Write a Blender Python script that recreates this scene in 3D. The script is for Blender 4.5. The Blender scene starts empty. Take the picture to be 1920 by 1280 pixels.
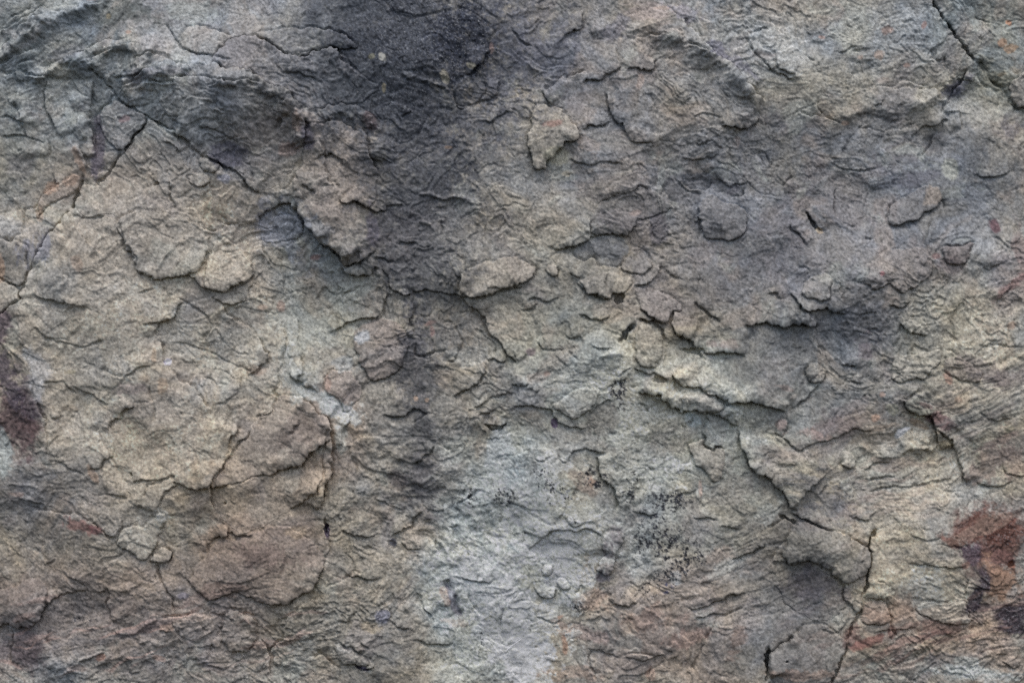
import bpy, math
import numpy as np
R = math.radians

# ------------------------------------------------------------------ camera, sky, sun, exposure
scene = bpy.context.scene
PX = 1.0 / 640.0            # one pixel of survey grid = 1.56 mm of rock
ZC = 1.7
cam_d = bpy.data.cameras.new("camera")
cam = bpy.data.objects.new("camera", cam_d)
scene.collection.objects.link(cam)
scene.camera = cam
cam.location = (0, -7.0, ZC)
cam.rotation_euler = (R(90), 0, 0)
cam_d.sensor_width = 36
cam_d.lens = 36 * 7.0 / 3.0
cam_d.clip_end = 200

SUN_EL, SUN_AZ = 62, -30     # degrees; azimuth measured from straight in front of the face, minus = left
world = bpy.data.worlds.new("World")
scene.world = world
world.use_nodes = True
wn = world.node_tree
bg = wn.nodes["Background"]
sky = wn.nodes.new("ShaderNodeTexSky")
sky.sky_type = 'NISHITA'
sky.sun_disc = False
sky.sun_elevation = R(SUN_EL)
sky.sun_rotation = R(180 + SUN_AZ)
sky.air_density = 1.0
sky.dust_density = 3.0
hs = wn.nodes.new("ShaderNodeHueSaturation")          # hazy, thinly clouded sky
hs.inputs['Saturation'].default_value = 0.85
wn.links.new(sky.outputs[0], hs.inputs['Color'])
wn.links.new(hs.outputs[0], bg.inputs[0])
bg.inputs[1].default_value = 0.15

sun_d = bpy.data.lights.new("sun", 'SUN')
sun_d.energy = 1.25
sun_d.angle = R(28)
sun_d.color = (1.0, 0.96, 0.90)
sun = bpy.data.objects.new("sun", sun_d)
scene.collection.objects.link(sun)
sun.location = (-3, -5, 8)
# direction towards the rock
from mathutils import Vector
dv = Vector((math.sin(R(SUN_AZ)) * math.cos(R(SUN_EL)), -math.cos(R(SUN_AZ)) * math.cos(R(SUN_EL)), math.sin(R(SUN_EL))))
sun.rotation_euler = dv.to_track_quat('Z', 'Y').to_euler()

scene.view_settings.view_transform = 'Standard'
scene.view_settings.look = 'None'
scene.view_settings.exposure = 0.21
scene.view_settings.gamma = 1.0
scene.view_settings.use_curve_mapping = False
scene.cycles.use_denoising = False
scene.cycles.max_bounces = 6
scene.cycles.diffuse_bounces = 4

# ------------------------------------------------------------------ numeric noise
rng = np.random.RandomState(11)
TAB = rng.rand(16, 256, 256).astype(np.float32)

def vn(x, y, s):
    t = TAB[s % 16]
    ox, oy = (s * 37.17) % 251, (s * 91.7) % 241
    x = x + ox; y = y + oy
    ix = np.floor(x).astype(np.int32); iy = np.floor(y).astype(np.int32)
    fx = (x - ix).astype(np.float32); fy = (y - iy).astype(np.float32)
    fx = fx * fx * fx * (fx * (fx * 6 - 15) + 10); fy = fy * fy * fy * (fy * (fy * 6 - 15) + 10)
    x0 = ix & 255; x1 = (ix + 1) & 255; y0 = iy & 255; y1 = (iy + 1) & 255
    a = t[y0, x0]; b = t[y0, x1]; c = t[y1, x0]; d = t[y1, x1]
    return (a + (b - a) * fx) * (1 - fy) + (c + (d - c) * fx) * fy      # 0..1

def fbm(x, y, scale, octs, s, gain=0.5):
    o = 0; a = 1.0; tot = 0
    f = 1.0 / scale
    for k in range(octs):
        # each octave turned a little so the lattice never shows
        ca, sa = math.cos(0.6 + k * 1.1), math.sin(0.6 + k * 1.1)
        o = o + a * (vn((x * ca - y * sa) * f, (x * sa + y * ca) * f, s + k * 3) * 2 - 1)
        tot += a; a *= gain; f *= 2.03
    return o / tot * 1.6                                                   # about -1..1

def ridged(x, y, scale, octs, s, gain=0.5):
    o = 0; a = 1.0; tot = 0; f = 1.0 / scale
    for k in range(octs):
        ca, sa = math.cos(0.9 + k * 0.8), math.sin(0.9 + k * 0.8)
        n = vn((x * ca - y * sa) * f, (x * sa + y * ca) * f, s + k * 3) * 2 - 1
        o = o + a * (1 - np.abs(n) * 1.8); tot += a; a *= gain; f *= 2.1
    return o / tot

def sstep(a, b, x):
    t = np.clip((x - a) / (b - a), 0, 1)
    return t * t * (3 - 2 * t)

def voro(x, y, scale, s):
    """nearest cell: distance F1, F2-F1, cell random values r1..r3, offset vector"""
    x = x / scale; y = y / scale
    ix = np.floor(x).astype(np.int32); iy = np.floor(y).astype(np.int32)
    f1 = np.full(x.shape, 9.0, np.float32); f2 = f1.copy()
    bx = np.zeros_like(f1); by = np.zeros_like(f1)
    cx_ = np.zeros(x.shape, np.int32); cy_ = cx_.copy()
    for dy in (-1, 0, 1):
        for dx in (-1, 0, 1):
            jx = (ix + dx) & 255; jy = (iy + dy) & 255
            px = ix + dx + TAB[s % 16][jy, jx]; py = iy + dy + TAB[(s + 5) % 16][jy, jx]
            vx = (x - px).astype(np.float32); vy = (y - py).astype(np.float32)
            d = np.sqrt(vx * vx + vy * vy)
            near = d < f1
            f2 = np.where(near, f1, np.minimum(f2, d))
            bx = np.where(near, vx, bx); by = np.where(near, vy, by)
            cx_ = np.where(near, jx, cx_); cy_ = np.where(near, jy, cy_)
            f1 = np.where(near, d, f1)
    return f1, f2 - f1, bx, by, TAB[(s + 9) % 16][cy_, cx_], TAB[(s + 2) % 16][cy_, cx_], TAB[(s + 7) % 16][cy_, cx_]

# ------------------------------------------------------------------ grid over the rock (u right, v down, in survey pixels)
STEP = 1.62
def axis(lo, hi, far_lo, far_hi):
    core = np.arange(lo, hi + STEP, STEP)
    out = [core]
    s = STEP; p = core[-1]; up = []
    while p < far_hi:
        s = min(s * 1.08, 7); p += s; up.append(p)
    s = STEP; p = core[0]; dn = []
    while p > far_lo:
        s = min(s * 1.08, 7); p -= s; dn.append(p)
    return np.concatenate([dn[::-1], core, up])
us = axis(-18, 1938, -640, 2560)
vs = axis(-18, 1298, -520, 1800)
NX, NY = len(us), len(vs)
U, V = np.meshgrid(us, vs)
U = U.astype(np.float32); V = V.astype(np.float32)

# jagged versions of the coordinates, so every traced line breaks like stone
WU = U + 4.0 * fbm(U, V, 34, 2, 1) + 2.2 * fbm(U, V, 11, 2, 2)
WV = V + 4.0 * fbm(U, V, 34, 2, 5) + 2.2 * fbm(U, V, 11, 2, 6)

def pts(s):
    return np.array([[float(a) for a in p.split(',')] for p in s.split()], np.float64)

def window(P, pad):
    x0, y0 = P.min(0) - pad; x1, y1 = P.max(0) + pad
    i0 = max(0, np.searchsorted(us, x0)); i1 = min(NX, np.searchsorted(us, x1) + 1)
    j0 = max(0, np.searchsorted(vs, y0)); j1 = min(NY, np.searchsorted(vs, y1) + 1)
    return slice(j0, j1), slice(i0, i1)

def smoothline(P, closed=False):
    for _ in range(2):
        Q = []
        n = len(P)
        rngi = range(n) if closed else range(n - 1)
        if not closed: Q.append(P[0])
        for i in rngi:
            a = P[i]; b = P[(i + 1) % n]
            Q.append(a * .78 + b * .22); Q.append(a * .22 + b * .78)
        if not closed: Q.append(P[-1])
        P = np.array(Q)
    return P

def linedist(P, X, Y, closed=False):
    """distance, signed side, arc position 0..1"""
    best = np.full(X.shape, 1e9, np.float32); side = np.zeros_like(best); arc = np.zeros_like(best)
    n = len(P)
    segs = [(P[i], P[(i + 1) % n]) for i in range(n if closed else n - 1)]
    L = [max(1e-6, math.hypot(*(b - a))) for a, b in segs]
    tot = sum(L); acc = 0
    for (a, b), l in zip(segs, L):
        tx, ty = (b - a) / l
        dx = X - a[0]; dy = Y - a[1]
        t = np.clip(dx * tx + dy * ty, 0, l)
        d = np.hypot(dx - t * tx, dy - t * ty)
        m = d < best
        best = np.where(m, d, best)
        side = np.where(m, np.sign(tx * dy - ty * dx), side)     # + = right hand of travel on the picture (y down)
        arc = np.where(m, (acc + t) / tot, arc)
        acc += l
    return best, side, arc, tot

def inside(P, X, Y):
    r = np.zeros(X.shape, bool)
    n = len(P)
    for i in range(n):
        a = P[i]; b = P[(i + 1) % n]
        if a[1] == b[1]: continue
        c = ((a[1] > Y) != (b[1] > Y)) & (X < (b[0] - a[0]) * (Y - a[1]) / (b[1] - a[1]) + a[0])
        r ^= c
    return r

H = np.zeros_like(U)
COMP = {'U': (0, -1), 'D': (0, 1), 'L': (-1, 0), 'R': (1, 0)}

def ledge(side, h, r, P):
    P = smoothline(P)
    reach = r * 3.4 + 8
    sl = window(P, reach)
    X, Y = WU[sl], WV[sl]
    if X.size == 0: return
    d, sd, arc, tot = linedist(P, X, Y)
    ch = P[-1] - P[0]
    nrm = np.array([-ch[1], ch[0]])                     # right-hand normal on the picture
    sg = 1 if np.dot(nrm, COMP[side]) > 0 else -1
    sd = sd * sg
    ds = d * sd
    e = min(0.3, 14.0 / tot)
    amp = sstep(0, e, arc) * sstep(0, e, 1 - arc)
    amp = amp * (0.78 + 0.45 * fbm(X, Y, 40, 2, 31)) * (1 - sstep(.35, .93, d / reach))
    on = sstep(-0.9, 0.9, ds)
    h = (1.05 if r < 25 else 1.2) * h
    hi = h * np.exp(-np.maximum(ds, 0) / (1.25 * r)) * (1 - 0.25 * np.exp(-np.maximum(ds, 0) / 3.0) - 0.25 * np.exp(-np.maximum(ds, 0) / 11.0)) * on
    lo = -0.25 * h * np.exp(-np.maximum(-ds, 0) / (0.55 * r)) * (1 - on)
    gr = -((0.36 if side in 'RD' else 0.24) * h + 1.8) * np.exp(-((ds + 1.6) / 1.9) ** 2)
    H[sl] += amp * (hi + lo + gr)

def crack(dep, w, P):
    P = smoothline(P)
    sl = window(P, w * 4 + 12)
    X, Y = WU[sl], WV[sl]
    if X.size == 0: return
    d, sd, arc, tot = linedist(P, X, Y)
    e = min(0.3, 12.0 / tot)
    amp = sstep(0, e, arc) * sstep(0, e, 1 - arc) * (0.8 + 0.5 * fbm(X, Y, 22, 2, 33))
    H[sl] -= amp * dep * (np.exp(-(d / w) ** 2) + (0.28 if dep > 0 else .1) * np.exp(-(d / (w * 3.2 + 3)) ** 2))

def ridge(h, w, P):
    crack(-h, w, P)

def pit(dep, x, y, rx, ry, rot):
    P = np.array([[x - rx - ry, y - rx - ry], [x + rx + ry, y + rx + ry]])
    sl = window(P, 25)
    X, Y = WU[sl] - x, WV[sl] - y
    c, s = math.cos(R(rot)), math.sin(R(rot))
    q = np.hypot((X * c + Y * s) / rx, (-X * s + Y * c) / ry)
    H[sl] -= dep * (1 - sstep(0.35, 1.15, q))

# ------------------------------------------------------------------ broad shape of the face
def blob(x, y, rx, ry, rot=0, X=U, Y=V, soft=1.0):
    c, s = math.cos(R(rot)), math.sin(R(rot))
    dx = X - x; dy = Y - y
    q = ((dx * c + dy * s) / rx) ** 2 + ((-dx * s + dy * c) / ry) ** 2
    return np.exp(-q * soft)

H += 34 * fbm(U, V, 620, 2, 8) + 12 * fbm(U, V, 240, 2, 9)
BUMPS = [
 # x, y, rx, ry, rot, height
 (300, 730, 260, 330, 0, 38), (560, 860, 110, 150, 0, 14), (640, 370, 90, 170, -15, 22), (350, 200, 220, 90, 12, 20),
 (560, 130, 150, 60, 8, 14), (780, 60, 130, 90, 0, 16), (1260, 190, 170, 190, 35, 26), (1600, 120, 190, 130, 0, 14),
 (1380, 470, 120, 140, 0, 20), (1640, 520, 150, 90, -10, 22), (1020, 470, 170, 90, -8, 12), (1090, 690, 130, 60, -10, 12),
 (1360, 730, 160, 60, 20, 12), (1180, 860, 200, 110, 0, -8), (980, 1050, 150, 200, 0, -6), (400, 185, 190, 50, 14, 22), (700, 620, 120, 110, 0, -12),
 (570, 500, 70, 100, -20, -22), (760, 900, 90, 200, 0, -18), (1440, 1080, 90, 120, 20, -10), (1740, 720, 110, 60, -10, 10),
 (1700, 880, 130, 90, -20, -14), (1850, 760, 80, 130, -30, 14), (1540, 1020, 80, 50, 15, 30), (1520, 1115, 80, 60, 0, -8), (1720, 1080, 120, 130, 0, 16),
 (1540, 640, 100, 40, 0, -10), (60, 760, 40, 140, -10, 12), (110, 640, 40, 200, -10, -8), (180, 280, 22, 80, 0, -18),
 (440, 290, 45, 26, 20, -16), (60, 400, 80, 60, 0, -14), (480, 1060, 120, 70, -5, 16), (130, 1160, 80, 60, 0, -10),
 (40, 1130, 50, 50, 0, 14), (280, 1190, 80, 60, 0, 8), (1250, 1150, 160, 70, -20, 8), (620, 1200, 110, 60, 10, 8),
 (900, 190, 40, 40, 0, -12), (820, 420, 120, 60, 0, -6), (1340, 350, 60, 24, 10, -10), (1130, 490, 55, 24, 15, -8),
 (1250, 620, 50, 50, 0, -6), (1810, 170, 40, 26, -40, -14), (1760, 270, 26, 24, 0, -12), (1530, 420, 26, 40, -20, -12),
]
for x, y, rx, ry, rot, h in BUMPS:
    H += h * blob(x, y, rx, ry, rot, WU, WV)

# broken plates of several sizes: stepped, tilted cells
TONE = np.zeros_like(U)          # plates differ a little in how long they have been weathering
BX = U + 30 * fbm(U, V, 120, 3, 12); BY = V + 30 * fbm(U, V, 120, 3, 14)
for scale, hh, tilt, s, k in ((120, 2.6, 6.0, 3, 0.9), (52, 1.7, 3.2, 6, 0.8), (24, 1.2, 2.0, 10, 0.8), (13, .3, .4, 8, .9)):
    f1, ed, vx, vy, r1, r2, r3 = voro(BX * k + scale * 3, BY * 1.15 * k, scale, s)
    mask = sstep(-0.35, 0.5, fbm(U, V, 180 if scale > 30 else 90, 2, 40 + s))     # some stretches stay smooth
    cell = hh * (r1 - 0.5) + tilt * ((r2 - 0.5) * 1.2 * vx + (r3 - 0.15) * vy)
    cell = cell * sstep(0.0, 0.10, ed) - 0.30 * hh * (1 - sstep(0, 0.07, ed)) * (r1 > .45)
    H += mask * cell
    TONE += (0.20 if scale > 100 else 0.15 if scale > 40 else .10 if scale > 20 else .06) * (r3 - .5) * (.35 + .65 * mask)
    del f1, ed, vx, vy, r1, r2, r3, cell, mask

SM = np.clip(blob(270, 520, 190, 90) + blob(250, 760, 230, 200) + blob(560, 830, 70, 90) + blob(640, 380, 60, 110, -20) + blob(1360, 420, 60, 50) + blob(1150, 480, 70, 40) + blob(480, 1070, 120, 50) + blob(780, 80, 160, 110) + blob(1520, 1110, 60, 50), 0, 1)
FL = 1 - .7 * SM
# thin layers of sandstone worn into contour-like steps
def layers(scale, n, h, s, X, Y, sharp=5.0):
    t = fbm(X, Y, scale, 4, s, 0.55) * n
    f = np.floor(t); q = t - f
    global TONE
    TONE += 0.13 * (TAB[s % 16][3, (f.astype(np.int32) + 40) & 255] - .5)
    return h * (f + np.clip((q - (1 - 1 / sharp)) * sharp, 0, 1)) / 1.0 - h * t * 0.75
WX2 = WU + 10 * fbm(U, V, 40, 3, 24); WY2 = WV + 10 * fbm(U, V, 40, 3, 27)
H += layers(100, 2.8, 3.2, 18, BX, BY * 1.15, 7) * sstep(-0.5, 0.3, fbm(U, V, 210, 2, 50)) * FL
H += layers(46, 2.0, 1.4, 22, WX2, WY2, 7) * sstep(-0.5, 0.3, fbm(U, V, 160, 2, 52)) * FL
H += layers(24, 1.8, .7, 28, WX2, WY2, 6) * sstep(-0.4, 0.3, fbm(U, V, 110, 2, 54)) * FL
# uneven, pitted skin: shallow hollows with crisp rims
H += 7.0 * fbm(WX2, WY2, 105, 2, 57)
H += 1.5 * ridged(WX2, WY2, 70, 4, 56, 0.48) * sstep(-0.6, 0.5, fbm(U, V, 130, 2, 58)) * FL
H -= 1.5 * sstep(0.15, 0.5, fbm(WX2, WY2, 26, 3, 59, .6))

# bedding: drawn-out ribs whose run changes over the face
def bedding(ang, M, amp, across=9.0, along=95.0, s=60):
    c, s_ = math.cos(R(ang)), math.sin(R(ang))
    a = (BX * .55 + U * .45) * c + (BY * .55 + V * .45) * s_; b = -(BX * .55 + U * .45) * s_ + (BY * .55 + V * .45) * c
    t = fbm(a / along * across * 1.8, b, across * 2.4, 4, s, 0.6) * 1.9
    f = np.floor(t); q = t - f
    st = f + np.clip((q - 0.72) / 0.28, 0, 1) - t * 0.6
    global H
    H += 0.6 * M * amp * (st + 0.5 * fbm(a / along * across, b, across, 2, s + 7))
bedding(-32, blob(110, 110, 220, 130, -20), 3.2, 11, 90, 60)
bedding(12, blob(380, 160, 200, 60, 10), 2.2, 10, 90, 61)
bedding(-3, blob(1600, 130, 230, 130), 2.0, 9, 110, 62)
bedding(-20, np.clip(blob(1690, 890, 170, 120, -15) + blob(1780, 1210, 200, 90, -15) + blob(1850, 720, 130, 110, -20), 0, 1), 3.4, 10, 110, 63)
bedding(-24, np.clip(blob(1400, 1050, 120, 130, -20) + blob(1480, 880, 60, 40) * .5, 0, 1), 3.2, 10, 90, 64)
bedding(-14, np.clip(blob(230, 1200, 260, 80, -10) + blob(640, 1190, 170, 90, -20), 0, 1), 3.0, 10, 90, 65)
bedding(-8, blob(370, 830, 130, 60), 1.2, 9, 90, 66)
bedding(-55, blob(700, 900, 60, 120), 1.6, 10, 50, 67)
bedding(-48, blob(1870, 560, 80, 90), 2.2, 11, 90, 68)

# crumbly, rubbly stretches
rub = np.clip(blob(760, 850, 110, 190) + blob(880, 1010, 110, 60) + .6 * blob(1240, 1060, 120, 90) + .6 * blob(1600, 660, 140, 60), 0, 1)
H += rub * (5.0 * ridged(BX, BY, 36, 3, 70) + 2.0 * fbm(U, V, 14, 2, 71))
del rub

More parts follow.
